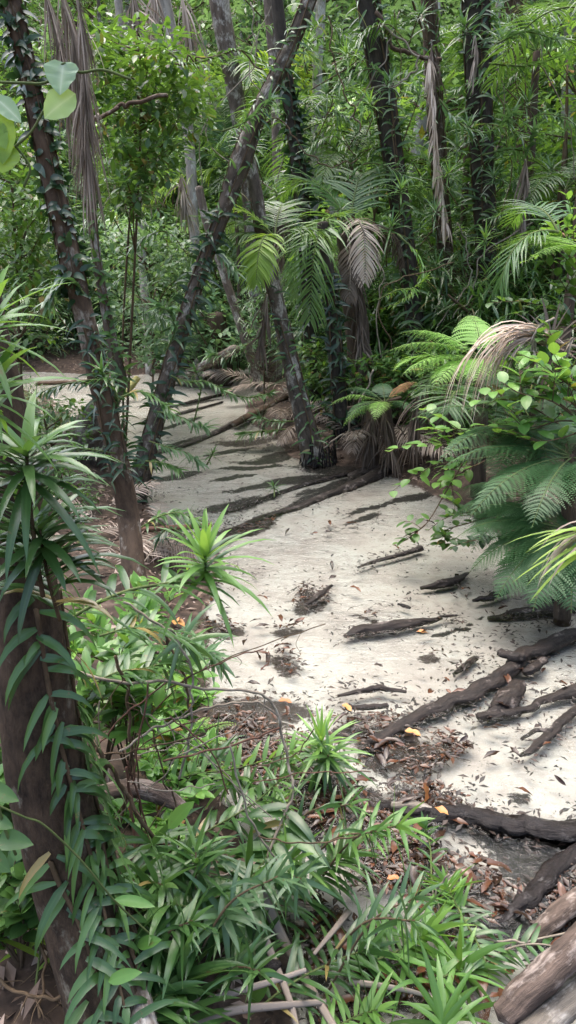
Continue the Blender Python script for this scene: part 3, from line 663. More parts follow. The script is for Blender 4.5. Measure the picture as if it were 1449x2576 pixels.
trunk_tree('coat', 'rainforest_tree', 'straight trunk fully coated in small dark climber leaves behind the slanting trunk', 'tree',
           [(715, 150), (738, 320), (756, 470), (768, 620), (780, 800)], 13, [14, 15, 16, 16, 17], 'bark_dark', .06, up=4, n=60)
trunk_tree('tallA', 'rainforest_tree', 'tall very dark trunk at the top of the picture with dry roots draped over it', 'tree',
           [(918, -40), (940, 100), (964, 230), (985, 370), (1003, 500), (1022, 640), (1036, 750), (1048, 860)], 12.6, [24, 24, 23, 22, 22, 21, 21, 22], 'bark_dark', .06, up=3, n=80)
trunk_tree('tallB', 'rainforest_tree', 'tall dark straight trunk clad in climbers on the slope above the bright tree fern', 'tree',
           [(1196, -40), (1200, 120), (1208, 300), (1216, 480), (1224, 660), (1232, 860)], 13.2, [27, 26, 25, 24, 24, 25], 'bark_dark', .06, up=3, n=80)
trunk_tree('tallC', 'rainforest_tree', 'slim grey trunk behind the dry hanging frond on the slope', 'tree',
           [(1076, -40), (1086, 150), (1098, 330), (1115, 560), (1135, 800)], 14.5, [16, 17, 18, 18, 19], 'bark', .08, up=3, n=50)
trunk_tree('tallD', 'palm_trunk_stub', 'short fibrous brown stem on the dim slope between two tall trunks', 'palm',
           [(1176, 640), (1180, 740), (1186, 850)], 13.6, [14, 16, 18], 'fibre', .2, n=30)
trunk_tree('pale_a', 'rainforest_tree', 'pale grey trunk with blue green tint among hanging dry fronds', 'tree', [(398, -60), (425, 60), (445, 150), (465, 260), (480, 420), (490, 620)], 19, [15, 14, 13, 12, 12, 12], 'bark_pale', .05, up=4, n=50)
trunk_tree('pale_b', 'rainforest_tree', 'slim pale trunk seen past the mottled pinkish grey trunk', 'tree', [(672, -60), (680, 60), (690, 180), (698, 420), (704, 700)], 18, [11, 11, 11, 11, 12], 'bark_grey', .05, up=4, n=50)
trunk_tree('pale_c', 'rainforest_tree', 'whitish thin trunk high on the slope beside the slanting trunk', 'tree', [(808, -60), (806, 60), (800, 160), (795, 320)], 21, [10, 10, 10, 11], 'bark_pale', .05, up=4, n=40)
trunk_tree('pale_d', 'rainforest_tree', 'narrow grey trunk among leafy scrub past the two crossing trunks', 'tree', [(312, 150), (330, 330), (352, 560), (366, 760)], 20, [9, 9, 10, 10], 'bark_pale', .05, up=5, n=40)
trunk_tree('pale_e', 'rainforest_tree', 'short leaning reddish grey stem above the far bend of the creek', 'tree', [(500, 470), (520, 560), (560, 680), (606, 820)], 17, [9, 10, 10, 11], 'bark_grey', .08, n=40)
trunk_tree('pale_f', 'rainforest_tree', 'straight grey trunk close to the edge of the picture above the light saplings', 'tree', [(1290, -60), (1300, 150), (1316, 330), (1330, 560)], 17, [17, 17, 18, 19], 'bark', .07, up=4, n=40)
trunk_tree('pale_g', 'rainforest_tree', 'pale trunk in the top corner above the palm sprays', 'tree', [(1440, -60), (1436, 60), (1430, 200), (1426, 420)], 22, [13, 13, 13, 14], 'bark_pale', .07, up=4, n=40)
trunk_tree('stump', 'palm_stump', 'fat shaggy brown palm base beside the far end of the creek', 'palm', [(546, 790), (552, 860), (556, 915)], 18.2, [22, 24, 26], 'fibre', .3, n=30, flare=False)
trunk_tree('ftrunk', 'palm', 'thick fibrous palm stem under the half dead drooping crown', 'palm', [(868, 590), (884, 720), (898, 820), (906, 950), (914, 1060)], 11.6, [22, 26, 29, 28, 27], 'fibre', .15, n=60)
add_crown('front', 2.2, 26, .30, 'broad', 1.4); add_crown('tallA', 2.4, 26, .25, 'far', 1.4); add_crown('tallB', 2.4, 26, .25, 'far', 1.4)  # crowns out of view; the front one is added to shade the near trunk

trunk_vine('front', 'dark glossy climber with paired strap leaves on the big smooth trunk', .50, .99, 1.1, 170, .18, .027, 'strap', 2, 2.6, twist=.2, fwd=-.3, ja=.09, jd=.24)
trunk_vine('front', 'second dark strand of strap leaves low on the big smooth trunk', .74, .985, .55, 60, .19, .028, 'strap', 2, 2.6, twist=.2, fwd=-.3, ja=.12, jd=.24)
trunk_vine('lean', 'small leaved dark climber on the upper part of the bending brown trunk', .14, .46, -.6, 300, .12, .05, 'vine', 4, 1.8, name='climbing_vine')
trunk_vine('lean', 'narrow leaved green climber on the lower half of the bending brown trunk', .50, .76, .8, 150, .18, .024, 'vine', 3, 1.9)
trunk_vine('slant', 'dark climber along the under side of the slanting rough trunk', .50, .99, -.5, 300, .20, .042, 'vine', 4, 1.7)
trunk_vine('coat', 'dense dark climber coating the straight trunk behind the slanting one', .3, .98, 0, 420, .2, .075, 'vine', 5, 1.8)
trunk_vine('mate', 'short fern like climber on the black shaded trunk', .3, .95, 0, 260, .24, .045, 'vine', 4, 1.6)
trunk_vine('tallA', 'patchy climber on the very dark trunk with draped dry roots', .2, .98, .3, 520, .32, .045, 'strap', 5, 1.6)
trunk_vine('slant', 'thin pale climber strands on the upper bare part of the slanting trunk', .08, .5, .2, 130, .17, .026, 'strap', 3, 1.6)
trunk_vine('mid', 'sparse ferny climber low on the lichen spotted trunk', .5, .9, .8, 70, .2, .03, 'strap', 2, 1.6)
trunk_vine('tallC', 'narrow leaved climber on the slim grey trunk of the slope', .2, .98, 0, 260, .3, .04, 'strap', 4, 1.5)
trunk_vine('tallB', 'thick leafy climber on the straight dark trunk of the slope', .2, .99, .1, 620, .34, .045, 'strap', 5, 1.5)
trunk_vine('twin', 'thin climber wound about the upper thin dark trunk', .1, .6, .3, 90, .16, .045, 'broad', 2, 1.2)
trunk_vine('mid', 'few narrow climber leaves on the lichen spotted trunk', .15, .6, -.9, 40, .2, .03, 'vine', 1, 1.6)
trunk_vine('pale_f', 'climber with long leaves on the grey trunk by the edge of the picture', .3, .95, 0, 110, .3, .045, 'strap', 3, 1.4)

# root skirts at the foot of the two trunks by the water
for key, lb, n_ in (('mid', 'ring of matted black roots round the foot of the lichen spotted trunk', 46), ('mate', 'ring of matted black roots round the foot of the black shaded trunk', 40)):
    b = TR[key]['base']; rm = MB(); r0 = TR[key]['r'][-1]
    for k in range(n_ * 2):
        a = k / n_ / 2 * 6.283 + rng.random() * .2; o = np.array([math.cos(a), math.sin(a), 0]); z0 = .08 + .26 * rng.random() ** 2
        tube(rm, [b + o * r0 * .95 + [0, 0, z0], b + o * r0 * 1.08 + [0, 0, z0 * .5] + rng.normal(0, .012, 3), b + o * r0 * (1.08 + .14 * rng.random()) + rng.normal(0, .02, 3) * [1, 1, 0] + [0, 0, -.06]], [.008, .009, .006], n=7, sides=4)
    part(TR[key]['o'], 'roots', rm, M['log_black'], label=lb)
# dry aerial roots draped over the tall dark trunk, and bare lianas
def liana(lbl, pts, Y, r, mat='stem_pale', name='liana', wob=.02, grp=None):
    p = px_path(pts, Y); p = spline(p, len(p) * 4); p[1:-1] += rng.normal(0, wob, (len(p) - 2, 3)); mb = MB(); tube(mb, p, r, n=len(p) * 3, sides=6, rough=.1)
    return single(name, mb, M[mat], lbl, 'liana', group=grp)
for a in (('bare curving liana looping from the tall dark trunk', [(962, 60), (1040, 130), (1048, 170), (1010, 205), (930, 225)], 12, .014),
          ('thin bare liana crossing in front of the tall dark trunk', [(1005, 30), (980, 110), (935, 200), (880, 300)], 12.1, .010),
          ('thick dark bough curving out from the tall dark trunk', [(945, 30), (990, 120), (1050, 140), (1110, 150)], 12.3, .03, 'bark'),
          ('pale liana hanging in a long bow on the dim slope', [(1340, 560), (1215, 640), (1190, 740), (1140, 800)], 12, .010),
          ('thin grey liana beside the dark climber coated trunk', [(1150, 560), (1180, 640), (1175, 720), (1100, 820)], 12, .009),
          ('slack liana below the half dead palm crown', [(905, 560), (960, 680), (948, 800), (960, 900)], 11, .009),
          ('twisting brown liana on the slope under leafy sprays', [(640, 330), (700, 300), (770, 380), (830, 420), (900, 400)], 12, .010, 'stem'),
          ('long thin liana dangling between the slanting and tall trunks', [(826, 40), (842, 160), (880, 250), (905, 330)], 11, .010, 'stem'),
          ('bare twig arching over the mottled pinkish trunk', [(440, 160), (520, 150), (600, 130), (660, 175)], 8, .008, 'stem'),
          ('dark branch reaching through the leafy scrub near the thin dark trunk', [(236, 300), (280, 280), (330, 265), (420, 240)], 8.3, .02, 'bark'),
          ('slender liana falling past the tree fern with a brown curled frond', [(1140, 660), (1020, 700), (955, 760), (985, 880)], 10.6, .008, 'stem'),
          ('pale arched root over the black shaded trunk foot', [(940, 930), (900, 1020), (870, 1090), (810, 1130)], 10.2, .013)): liana(*a)
# ------------------------------------------------------------------ wood lying in the creek
LOGPTS = []
def log(lbl, pts, rad_px, mat, z=.0, name='sunken_log', cat='log', rough=.22, forks=(), n=None, sides=12, grp=None, jit=None):
    jit = (.03 if 'fallen' in name else .16) if jit is None else jit; mb = MB(); zz = [q * (.35 if 'bark_chunk' not in name and max(z if hasattr(z, '__len__') else [z]) < .21 else 1) for q in (z if hasattr(z, '__len__') else [z] * len(pts))]
    def run(pts, rp, zz):
        p = np.array([on_z(x, y, q) for (x, y), q in zip(pts, zz)]); sl = np.linalg.norm(p - CAMP, axis=1)
        r = np.array(rp) * sl / FPX; p = spline(p, len(p) * 3); p[1:-1, :2] += rng.normal(0, jit * r.mean(), (len(p) - 2, 2)); p[:, 2] -= r.mean() * .42
        tube(mb, p, r, n=n or max(40, 16 * len(pts)), sides=max(16, sides), rough=rough * 1.5, seed=random.randint(0, 90), freq=.7, flat=.72, ridge=rough * .9)
    run(pts, rad_px, zz); LOGPTS.extend(tuple(on_z(x, y)[:2]) + (r,) for (x, y), r in zip(spline(pts, len(pts) * 4), np.interp(np.linspace(0, 1, len(pts) * 4), np.linspace(0, 1, len(pts)), rad_px)))
    for fp, fr, fz in forks: run(fp, fr, fz if hasattr(fz, '__len__') else [fz] * len(fp))
    return single(name, mb, M[mat], lbl, cat, group=grp)
log('short dark bark log lying alone in the middle of the sand', [(866, 1596), (905, 1582), (985, 1572), (1060, 1560), (1112, 1551)], [5, 17, 17, 13, 4], 'log_wet', [.0, .02, .03, .02, .0])
log('small dark stick end just beyond the lone middle log', [(1106, 1549), (1128, 1548), (1150, 1546)], [3, 5, 3], 'log_wet', .0, 'stick', 'stick')
log('broad grey log half under water near the fern tips', [(1228, 1550), (1300, 1540), (1380, 1528), (1480, 1520)], [6, 16, 20, 18], 'log_wet', [-.05, -.03, -.01, .0])
log('long forked driftwood branch running from the sand bar to the litter patch', [(1490, 1575), (1400, 1612), (1320, 1645), (1268, 1690), (1190, 1735), (1120, 1765), (1040, 1800), (950, 1850), (905, 1875)],
    [20, 21, 21, 20, 22, 20, 18, 16, 10], 'log_wet', [.12, .10, .08, .06, .05, .04, .03, .02, .0], 'driftwood_branch', 'driftwood', .25,
    forks=[([(1318, 1645), (1285, 1645), (1255, 1634)], [16, 14, 9], [.08, .08, .09])])
log('broken flaking slab of wood leaning in the crook of the forked branch', [(1308, 1712), (1270, 1760), (1225, 1800)], [16, 30, 12], 'log_wet', [.06, .05, .02], 'driftwood_slab', 'driftwood', .3)
log('small flaking bark block beside the forked branch', [(1370, 1655), (1340, 1678), (1318, 1690)], [10, 14, 8], 'log_wet', [.03, .03, .0], 'bark_chunk', 'bark')
log('dark crooked branch below the forked driftwood with a blunt end', [(1500, 1712), (1440, 1735), (1375, 1752), (1320, 1778), (1270, 1790), (1205, 1800)], [20, 18, 10, 9, 14, 13], 'log_wet', [.06, .05, .03, .03, .02, .02], 'driftwood_branch', 'driftwood')
log('thin forked root washed bare in the pale sand', [(1480, 1765), (1425, 1800), (1385, 1842), (1340, 1880), (1308, 1898)], [11, 11, 12, 10, 4], 'log_wet', [.03, .03, .02, .01, -.02], 'bare_root', 'root', .2,
    forks=[([(1390, 1836), (1350, 1836), (1312, 1858)], [7, 6, 4], [.02, .0, -.01])])
log('slim dark stick above the fan of litter with a knotty middle', [(850, 1748), (920, 1735), (960, 1728), (1022, 1738)], [4, 8, 9, 4], 'log_wet', .01, 'stick', 'stick')
log('stubby grey stick close below the knotty stick', [(868, 1776), (920, 1777), (976, 1772)], [6, 9, 7], 'log_wet', .0, 'stick', 'stick')
log('thin straight stick reaching from the shrub onto clean sand', [(900, 1425), (950, 1408), (1010, 1392), (1060, 1376)], [3, 6, 7, 9], 'log_wet', [.0, .01, .02, .04], 'stick', 'stick')
log('flat triangular piece of dark bark on clean sand', [(1058, 1476), (1110, 1466), (1150, 1455), (1178, 1438)], [5, 14, 11, 4], 'log_wet', [.0, .01, .01, .0], 'bark_chunk', 'bark', .3)
log('short black snag pointing out from under the fern', [(1190, 1508), (1230, 1500), (1275, 1485)], [4, 10, 9], 'log_black', .02, 'stick', 'stick')
log('dark snag tucked under hanging fern fronds', [(1330, 1512), (1370, 1508), (1400, 1512)], [6, 10, 7], 'log_black', .02, 'stick', 'stick')
log('reddish short stub under clear water by a rotten tuft', [(1146, 1690), (1172, 1670), (1198, 1652)], [5, 10, 8], 'log_wet', -.03, 'sunken_log', 'log')
log('upright curled bark flake above the lone log', [(770, 1518), (800, 1496), (835, 1470)], [6, 10, 4], 'log_wet', .01, 'bark_chunk', 'bark', .3)
log('small black twig above the fan of ripples', [(1000, 1518), (1015, 1522), (1032, 1528)], [3, 6, 4], 'log_black', .01, 'stick', 'stick')
log('long wet black log with bleached end lying across the near channel', [(955, 2020), (1010, 2030), (1090, 2042), (1170, 2040), (1250, 2062), (1340, 2078), (1490, 2085)], [10, 16, 20, 24, 27, 26, 28], 'log_black', [.03, .05, .06, .07, .07, .08, .1], 'wet_log', 'log', .3)
log('bleached splinter of wood at the end of the wet black log', [(985, 2022), (1040, 2022), (1085, 2032)], [9, 13, 8], 'log_pale', [.08, .09, .09], 'wood_splinter', 'wood')
log('weathered pinkish log propped on the bank at the bottom corner', [(1570, 2262), (1449, 2372), (1374, 2440), (1310, 2500), (1266, 2545)], [31, 32, 33, 32, 25], 'log_pink', [.42, .36, .32, .27, .24], 'fallen_log', 'log', .12, n=70, sides=20)
log('bleached pale log lying below the weathered pinkish one', [(1570, 2385), (1449, 2490), (1340, 2588), (1250, 2670)], [30, 31, 31, 30], 'log_pale', [.26, .24, .22, .2], 'fallen_log', 'log', .06, n=60, sides=18)
log('dark brown log behind the weathered pinkish one', [(1560, 2180), (1449, 2260), (1390, 2308), (1330, 2356)], [22, 23, 22, 16], 'log_pink', [.2, .17, .14, .1], 'fallen_log', 'log', .1)
log('black rotting log in the wet channel behind the brown log', [(1480, 2090), (1400, 2180), (1330, 2260), (1260, 2320)], [16, 20, 20, 12], 'log_black', [.02, .03, .03, .0], 'wet_log', 'log', .3)
log('smooth pinkish dead log half hidden in strap leaves', [(250, 1985), (330, 1975), (400, 1990), (462, 2025)], [20, 26, 26, 14], 'log_pink', [.6, .56, .52, .48], 'fallen_log', 'log', .12)
log('long dark log across the stream running to the foot of the shaded trunk', [(560, 1335), (650, 1300), (740, 1275), (820, 1245), (900, 1210), (985, 1175)], [6, 10, 11, 12, 16, 22], 'log_wet', [-.04, -.02, .0, .02, .06, .14], 'sunken_log', 'log')
log('second dark log beside the long one in the stream', [(560, 1290), (640, 1262), (730, 1228), (830, 1200), (920, 1178)], [5, 7, 8, 9, 9], 'log_black', [-.04, -.02, .0, .02, .03], 'sunken_log', 'log')
log('mossy log with a cut end slanting down from the litter bank', [(720, 995), (660, 1025), (612, 1050), (590, 1062)], [10, 12, 12, 10], 'bark', [.35, .2, .12, .1], 'fallen_log', 'log', .1)
log('long low log in the far stream pointing at the mossy log', [(590, 1062), (520, 1095), (450, 1122), (380, 1142)], [9, 8, 7, 5], 'log_wet', [.06, .03, .01, -.02], 'sunken_log', 'log')
log('thin dark log in the far stream', [(580, 985), (520, 1000), (460, 1015), (405, 1030)], [4, 6, 6, 3], 'log_black', [.03, .02, .01, -.01], 'sunken_log', 'log')
log('thin straight pole in the far stream', [(560, 1010), (490, 1030), (420, 1048)], [3, 4, 3], 'log_black', [.03, .02, .0], 'stick', 'stick')
log('stout fallen trunk bridging the far bend of the creek', [(590, 872), (540, 900), (490, 925), (440, 945), (405, 962)], [15, 14, 13, 13, 12], 'bark_grey', [1.1, .75, .45, .2, .05], 'fallen_log', 'log', .08)
log('yellow mossy log end beyond the bending trunk', [(346, 945), (330, 965), (312, 992)], [9, 11, 9], 'log_mossy', [.5, .35, .15], 'fallen_log', 'log', .1)
log('long horizontal grey log far along the bank behind the trunks', [(90, 962), (200, 958), (290, 955)], [7, 8, 6], 'bark', .12, 'fallen_log', 'log', .1)
log('dead reddish log lying behind the foot of the bending trunk', [(330, 1330), (430, 1325), (530, 1318)], [9, 10, 7], 'red_bark', [.28, .2, .1], 'fallen_log', 'log', .12)
log('mossy heap of old wood at the foot of the tree fern', [(1000, 1140), (970, 1165), (930, 1180), (880, 1195)], [26, 24, 20, 12], 'log_wet', [.2, .14, .08, .02], 'rotten_log', 'log', .3)

# fallen leaves: single ones on the sand, and masses of leaf flakes nobody could count
def flat_leaf(n, px, mat, curl=.5, L=.1, W=.04):
    mb = MB(); leaves(mb, [(0, 0, 0)], [(1, 0, .12)], UP, L, W, curl, 'broad', 5, .45, rnd=[random.random()], wav=.35); return mb
LP = []
GL = 'fallen leaves scattered over the sand'
for k in range(6):
    mb = flat_leaf(1, None, None, .3 + .15 * k, .085 + .012 * k, .032 + .004 * (k % 3))
    LP.append(Stock(single('fallen_leaf', mb, M['litter'], 'single curled red brown leaf lying on the pale sand', 'leaf', base=(0, 0, 0), group=GL)))
r_ = np.random.default_rng(5); cnt = 0
def surf_z(x, y): return max(H(x, y), .0) + .008
fixed = [(1258, 1893), (1135, 1748), (1182, 1742), (1305, 1905), (725, 1662), (655, 1690), (1262, 1692), (1092, 1588), (690, 1705), (1045, 2240), (1340, 2005), (1180, 2080), (905, 1965), (1000, 2130), (1120, 2090),
         (640, 1318), (1252, 1535), (1150, 1445), (1300, 1440), (880, 1478), (660, 1560), (700, 1550), (735, 1600), (620, 1610), (675, 1640), (1390, 1870), (1240, 1805), (965, 1870), (1010, 1855), (985, 1900), (940, 1890)]
pts = [on_z(*q)[:2] for q in fixed]
while len(pts) < 240:
    py = 1250 + 1300 * r_.random(); px = 480 + 1000 * r_.random(); g = on_z(px, py)
    if creek_dist(g[:1], g[1:2])[0] > -.1: continue
    s = ellipse_field(_stain_px, np.array([[g[0]]]), np.array([[g[1]]]))[0, 0]; nz = float(fbm(g[:1] * 1.6, g[1:2] * 1.6, 3)[0])
    if r_.random() < .05 + .7 * (s > .4) + .5 * (nz > .52): pts.append(g[:2])
for (x, y) in pts:
    LP[int(r_.integers(6))].put((x, y, surf_z(x, y)), (r_.normal(0, .25), r_.normal(0, .25), r_.random() * 6.28), .6 + .6 * r_.random())
for lbl, px, py, z, s in (('bright orange leaf standing upright on the wet black log', 1068, 2018, .12, .9), ('orange leaf flat on the wet black log', 1128, 2050, .1, .8), ('yellow orange leaf close beside the forked branch', 1018, 1838, .04, 1.0),
                        ('yellow leaf floating by the stubby grey stick', 862, 1772, .02, .9), ('orange leaf under clear water below the lone log', 1076, 1592, .01, .9), ('small yellow leaf on brown litter by the grass tuft', 973, 2210, .02, .6),
                        ('bright orange leaf on the litter beside the bare vine', 700, 1762, .02, .9), ('yellow leaf resting on a broad green leaf', 338, 1360, .62, .7), ('big yellow brown torn leaf on the shaded bank', 465, 1595, .3, 1.6),
                        ('orange dead leaf caught by the pale stem', 372, 2290, .55, 1.0)):
    c = on_z(px, py, z) if px > 600 else ground(px, py) + [0, 0, .05]; mb = flat_leaf(1, None, None, .5, .1 * s, .05 * s); V = mb.v[0]
    a = random.random() * 6.28; ca, sa = math.cos(a), math.sin(a); Rm = np.array([[ca, -sa, 0], [sa, ca, 0], [0, 0, 1]])
    if 'upright' in lbl: Rm = np.array([[0, .6, .8], [.2, .8, -.6], [1, 0, 0]])
    mb.v[0] = V @ Rm.T + c; single('fallen_leaf', mb, M['orange'], lbl, 'leaf', base=c)

def flakes(name, lbl, n, area, dens, mat, Lr, prof='broad', z=.006, seed=0, tilt=.15, segs=2, fold=.4):
    r = np.random.default_rng(seed); got = []
    tot = 0
    while tot < n:
        x = area[0] + (area[1] - area[0]) * r.random(20000); y = area[2] + (area[3] - area[2]) * r.random(20000) ** 1.0
        k = r.random(20000) < dens(x, y); got.append(np.stack([x[k], y[k]], -1)); tot += k.sum()
        if len(got) > 60: break
    g = np.concatenate(got)[:n]; n = len(g); zz = np.maximum(height(g[:, 0], g[:, 1]), -.012) + z
    P = np.stack([g[:, 0], g[:, 1], zz + r.random(n) * .012], -1); a = r.random(n) * 6.283
    D = nrm(np.stack([np.cos(a), np.sin(a), r.normal(0, tilt, n)], -1)); L = Lr[0] + (Lr[1] - Lr[0]) * r.random(n) ** 2
    mb = MB(); leaves(mb, P, D, nrm(np.stack([r.normal(0, tilt, n), r.normal(0, tilt, n), np.ones(n)], -1)), L, L * (.2 + .3 * r.random(n)), r.normal(.1, .3, n), prof, segs, fold, rnd=r.random(n))
    return single(name, mb, M[mat], lbl, 'leaf litter', base=(0, 0, 0), kind='stuff')
def near_log(x, y):
    A = np.array(LOGPTS)[:, :2]; d2 = np.min((np.asarray(x)[:, None] - A[None, :, 0]) ** 2 + (np.asarray(y)[:, None] - A[None, :, 1]) ** 2, 1); return np.exp(-d2 / .022)
def d_sand(x, y):
    c = creek_dist(x, y); nz = fbm(x * 1.3, y * 1.3, 4); s = ellipse_field(_stain_px, x, y); return (c < .1) * np.clip(.035 + .05 * (y < 4.5) + .4 * sstep(.46, .62, nz) * sstep(.5, .6, vnoise(x * 6, y * 6)) + .9 * (s > .35) * vnoise(x * 5, y * 5) ** 2 + .8 * near_log(x, y) * vnoise(x * 4, y * 4), 0, 1)
def d_stain(x, y): return (ellipse_field(_stain_px, x, y) > .25) * vnoise(x * 4 + 9, y * 4) ** 1.5 * np.where(y > 4.0, .22, 1)
def d_bank(x, y): return (creek_dist(x, y) > -.1) * np.clip(.25 + fbm(x * 1.5, y * 1.5, 3), 0, 1) * np.clip(7 / y, .15, 1)
flakes('sand_debris', 'dark flecks of rotted leaf strewn over the pale sand', 15000, (-3, 4, 1.9, 12), d_sand, 'debris', (.006, .065), seed=1)
flakes('brown_leaf_litter', 'matted red brown leaf litter lying in hollows of the sand', 5200, (-2.5, 4, 1.7, 9), d_stain, 'litter', (.02, .08), seed=2, z=.003, tilt=.07)
flakes('bank_leaf_litter', 'dry leaf litter covering the banks under the plants', 26000, (-9, 9, 1.2, 22), d_bank, 'bank_litter', (.03, .13), seed=3, tilt=.35, z=.012)
# ------------------------------------------------------------------ palms, tree ferns and shrubs along the water
def leafy_mass(name, lbl, cat, pts_px, Y, Ydep, ncl, r, leafL, mat, per=30, root_px=None, prof='broad', ratio=.45, stem='stem'):
    """a many stemmed leafy plant whose crown fills the outline given by points of the picture, some depth thick"""
    poly = np.array(pts_px, float); fm, sm = MB(), MB(); out = []
    x0, y0 = poly.min(0); x1, y1 = poly.max(0); n = len(poly)
    while len(out) < ncl:
        q = np.array([x0 + (x1 - x0) * rng.random(), y0 + (y1 - y0) * rng.random()]); ins = False
        for i in range(n):
            a, b = poly[i], poly[(i + 1) % n]
            if (a[1] > q[1]) != (b[1] > q[1]) and q[0] < a[0] + (q[1] - a[1]) * (b[0] - a[0]) / (b[1] - a[1]): ins = not ins
        if ins: out.append(at(q[0], q[1], Y + (rng.random() - .5) * Ydep))
    out = np.array(out); c = out.mean(0)
    b = np.array(at(root_px[0], root_px[1], Y)) if root_px else c.copy(); b[2] = H(b[0], b[1])
    top = np.array([c[0], c[1], out[:, 2].max() - r]); p, T = tube(sm, [b - [0, 0, .2], b * .6 + c * .4 + rng.normal(0, .05, 3), c, top], [.02, .017, .013, .007], n=20, sides=7)
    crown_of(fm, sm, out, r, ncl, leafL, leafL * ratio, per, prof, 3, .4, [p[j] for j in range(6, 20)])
    t = thing(name, lbl, cat, b); part(t, 'stem', sm, M[stem]); part(t, 'foliage', fm, M[mat]); return t
leafy_mass('sapling', 'leafy dark sapling filling the gap past the thin dark trunk', 'sapling', [(235, 60), (420, 90), (520, 200), (500, 330), (400, 420), (330, 560), (250, 520), (230, 300)], 9.6, 2.2, 90, .30, .13, 'broad', 32, (292, 985))
leafy_mass('sapling', 'leafy sapling with light tips around the shaggy hanging frond', 'sapling', [(250, 120), (460, 140), (470, 330), (360, 480), (260, 420)], 11.5, 1.5, 50, .34, .15, 'broad_bright', 24, (300, 965))
leafy_mass('sapling', 'dark bushy sapling behind the bending trunk at the edge of the picture', 'sapling', [(-60, 250), (70, 300), (130, 520), (180, 740), (150, 860), (-60, 880)], 9.0, 2.5, 100, .30, .12, 'broad', 30, (60, 1010))
leafy_mass('understorey_shrub', 'fine leaved green bush between the two crossing trunks', 'shrub', [(250, 560), (470, 560), (470, 800), (420, 900), (310, 900), (280, 700)], 13, 3, 70, .36, .14, 'far', 30, (370, 945))
leafy_mass('understorey_shrub', 'low dark bush on the spit past the bending trunk', 'shrub', [(40, 1010), (200, 1020), (210, 1090), (120, 1120), (30, 1090)], 8.2, 1.5, 22, .22, .10, 'broad', 26, (120, 1130))
leafy_mass('understorey_shrub', 'soft green bush at the far bend of the creek', 'shrub', [(400, 760), (560, 740), (640, 800), (600, 900), (440, 930)], 18.5, 2, 46, .5, .24, 'far', 30, (520, 925))
leafy_mass('understorey_shrub', 'pale leafy bush close past the fallen trunk', 'shrub', [(640, 700), (700, 690), (720, 880), (660, 930), (600, 880)], 14.5, 1.5, 30, .34, .18, 'strap_pale', 26, (665, 960), 'strap', .12)

# left bank and right slope fill, each plant its own
left = [slope_shrub('shaded small leaved shrub on the bank past the bending trunk', 1.3, .7, 26, .12, .055, M['broad'], grp='shaded shrubs on the near bank'),
        slope_shrub('shaded strap leaved clump on the bank past the bending trunk', 1.0, .7, 24, .26, .024, M['strap'], 'strap', 1.2, 24, 'pandan_clump', 'pandan', 'shaded pandan clumps on the near bank', 4)]
for (x, y) in scatter(34, 6.0, 14, .75, lambda x, y: x < -1.6 and H(x, y) > .12, 1.1, seed=77):
    if 215 < CX + FPX * x / (y * math.cos(PITCH) + (CAMZ - H(x, y)) * math.sin(PITCH)) < 500: continue
    left[int(rng.integers(2))].put((x, y, H(x, y)), (0, 0, rng.random() * 6.28), (.42 + .2 * rng.random()) if y > 6.5 else .7 + .4 * rng.random())
dim = [slope_shrub('dim narrow leaved clump between the tall trunks on the slope', 1.0, .6, 22, .32, .03, M['strap'], 'strap', 1.3, 22, 'pandan_clump', 'pandan', 'dim pandan clumps between the tall trunks', 4),
       slope_shrub('dim dark bush between the tall trunks on the slope', .9, .6, 22, .14, .06, M['broad'], grp='dim bushes between the tall trunks'),
       tree_fern('low fern with wide fronds on the dim slope between the tall trunks', 8, .9, .45, .15, M['fern'], grp='low ferns on the dim slope', n=14, m=8)]
for (x, y) in scatter(60, 9.2, 15, .62, lambda x, y: x > .4 and creek_dist(np.array([x]), np.array([y]))[0] > .9 and not (x < 1.3 and y < 11.6), 1.15, seed=91):
    k = int(rng.integers(3)); dim[k].put((x, y, H(x, y)), (0, 0, rng.random() * 6.28), (.6 + .7 * rng.random()) * (1.25 if y > 12.5 else 1))

r_ = np.random.default_rng(17); n_ = 0
while n_ < 22:
    x, y = 1.6 + 4.2 * r_.random(), 3.2 + 7 * r_.random()
    if x < .42 * y + .35 or creek_dist(np.array([x]), np.array([y]))[0] < .25: continue
    dim[n_ % 3].put((x, y, H(x, y)), (0, 0, r_.random() * 6.28), .8 + .6 * r_.random(), *((('narrow leaved clump on the open bank beyond the dark tree ferns', 'dark bush on the open bank beyond the dark tree ferns', 'low fern on the open bank beyond the dark tree ferns')[n_ % 3], ('clumps', 'bushes', 'ferns')[n_ % 3] + ' on the bank beyond the tree ferns'))); n_ += 1
def palm_at(name, lbl, cat, base, fl, trunk=None, mats=None):
    t = thing(name, lbl, cat, base)
    if trunk is not None:
        tm = MB(); tube(tm, *trunk, n=20, sides=10, rough=.15); part(t, 'trunk', tm, M['fibre'])
    for a in fl:
        a = dict(a); m_ = a.pop('mat', 'palm'); fern = a.pop('fern', False); lab = a.pop('label', None); rm_ = a.pop('rm', None); fm, rm = MB(), MB()
        b = a.pop('base', base); (fern_frond if fern else frond)(fm, rm, b, **a)
        f = part(t, 'frond', fm, M[m_], np.array(t.location), lab); r = part(None, 'rachis', rm, M[rm_ or ('stem_pale' if m_[:4] in ('dead', 'blea') else 'stem_green')], np.array(t.location)); r.parent = f
    return t
PI = math.pi
c = at(878, 578, 11.5)
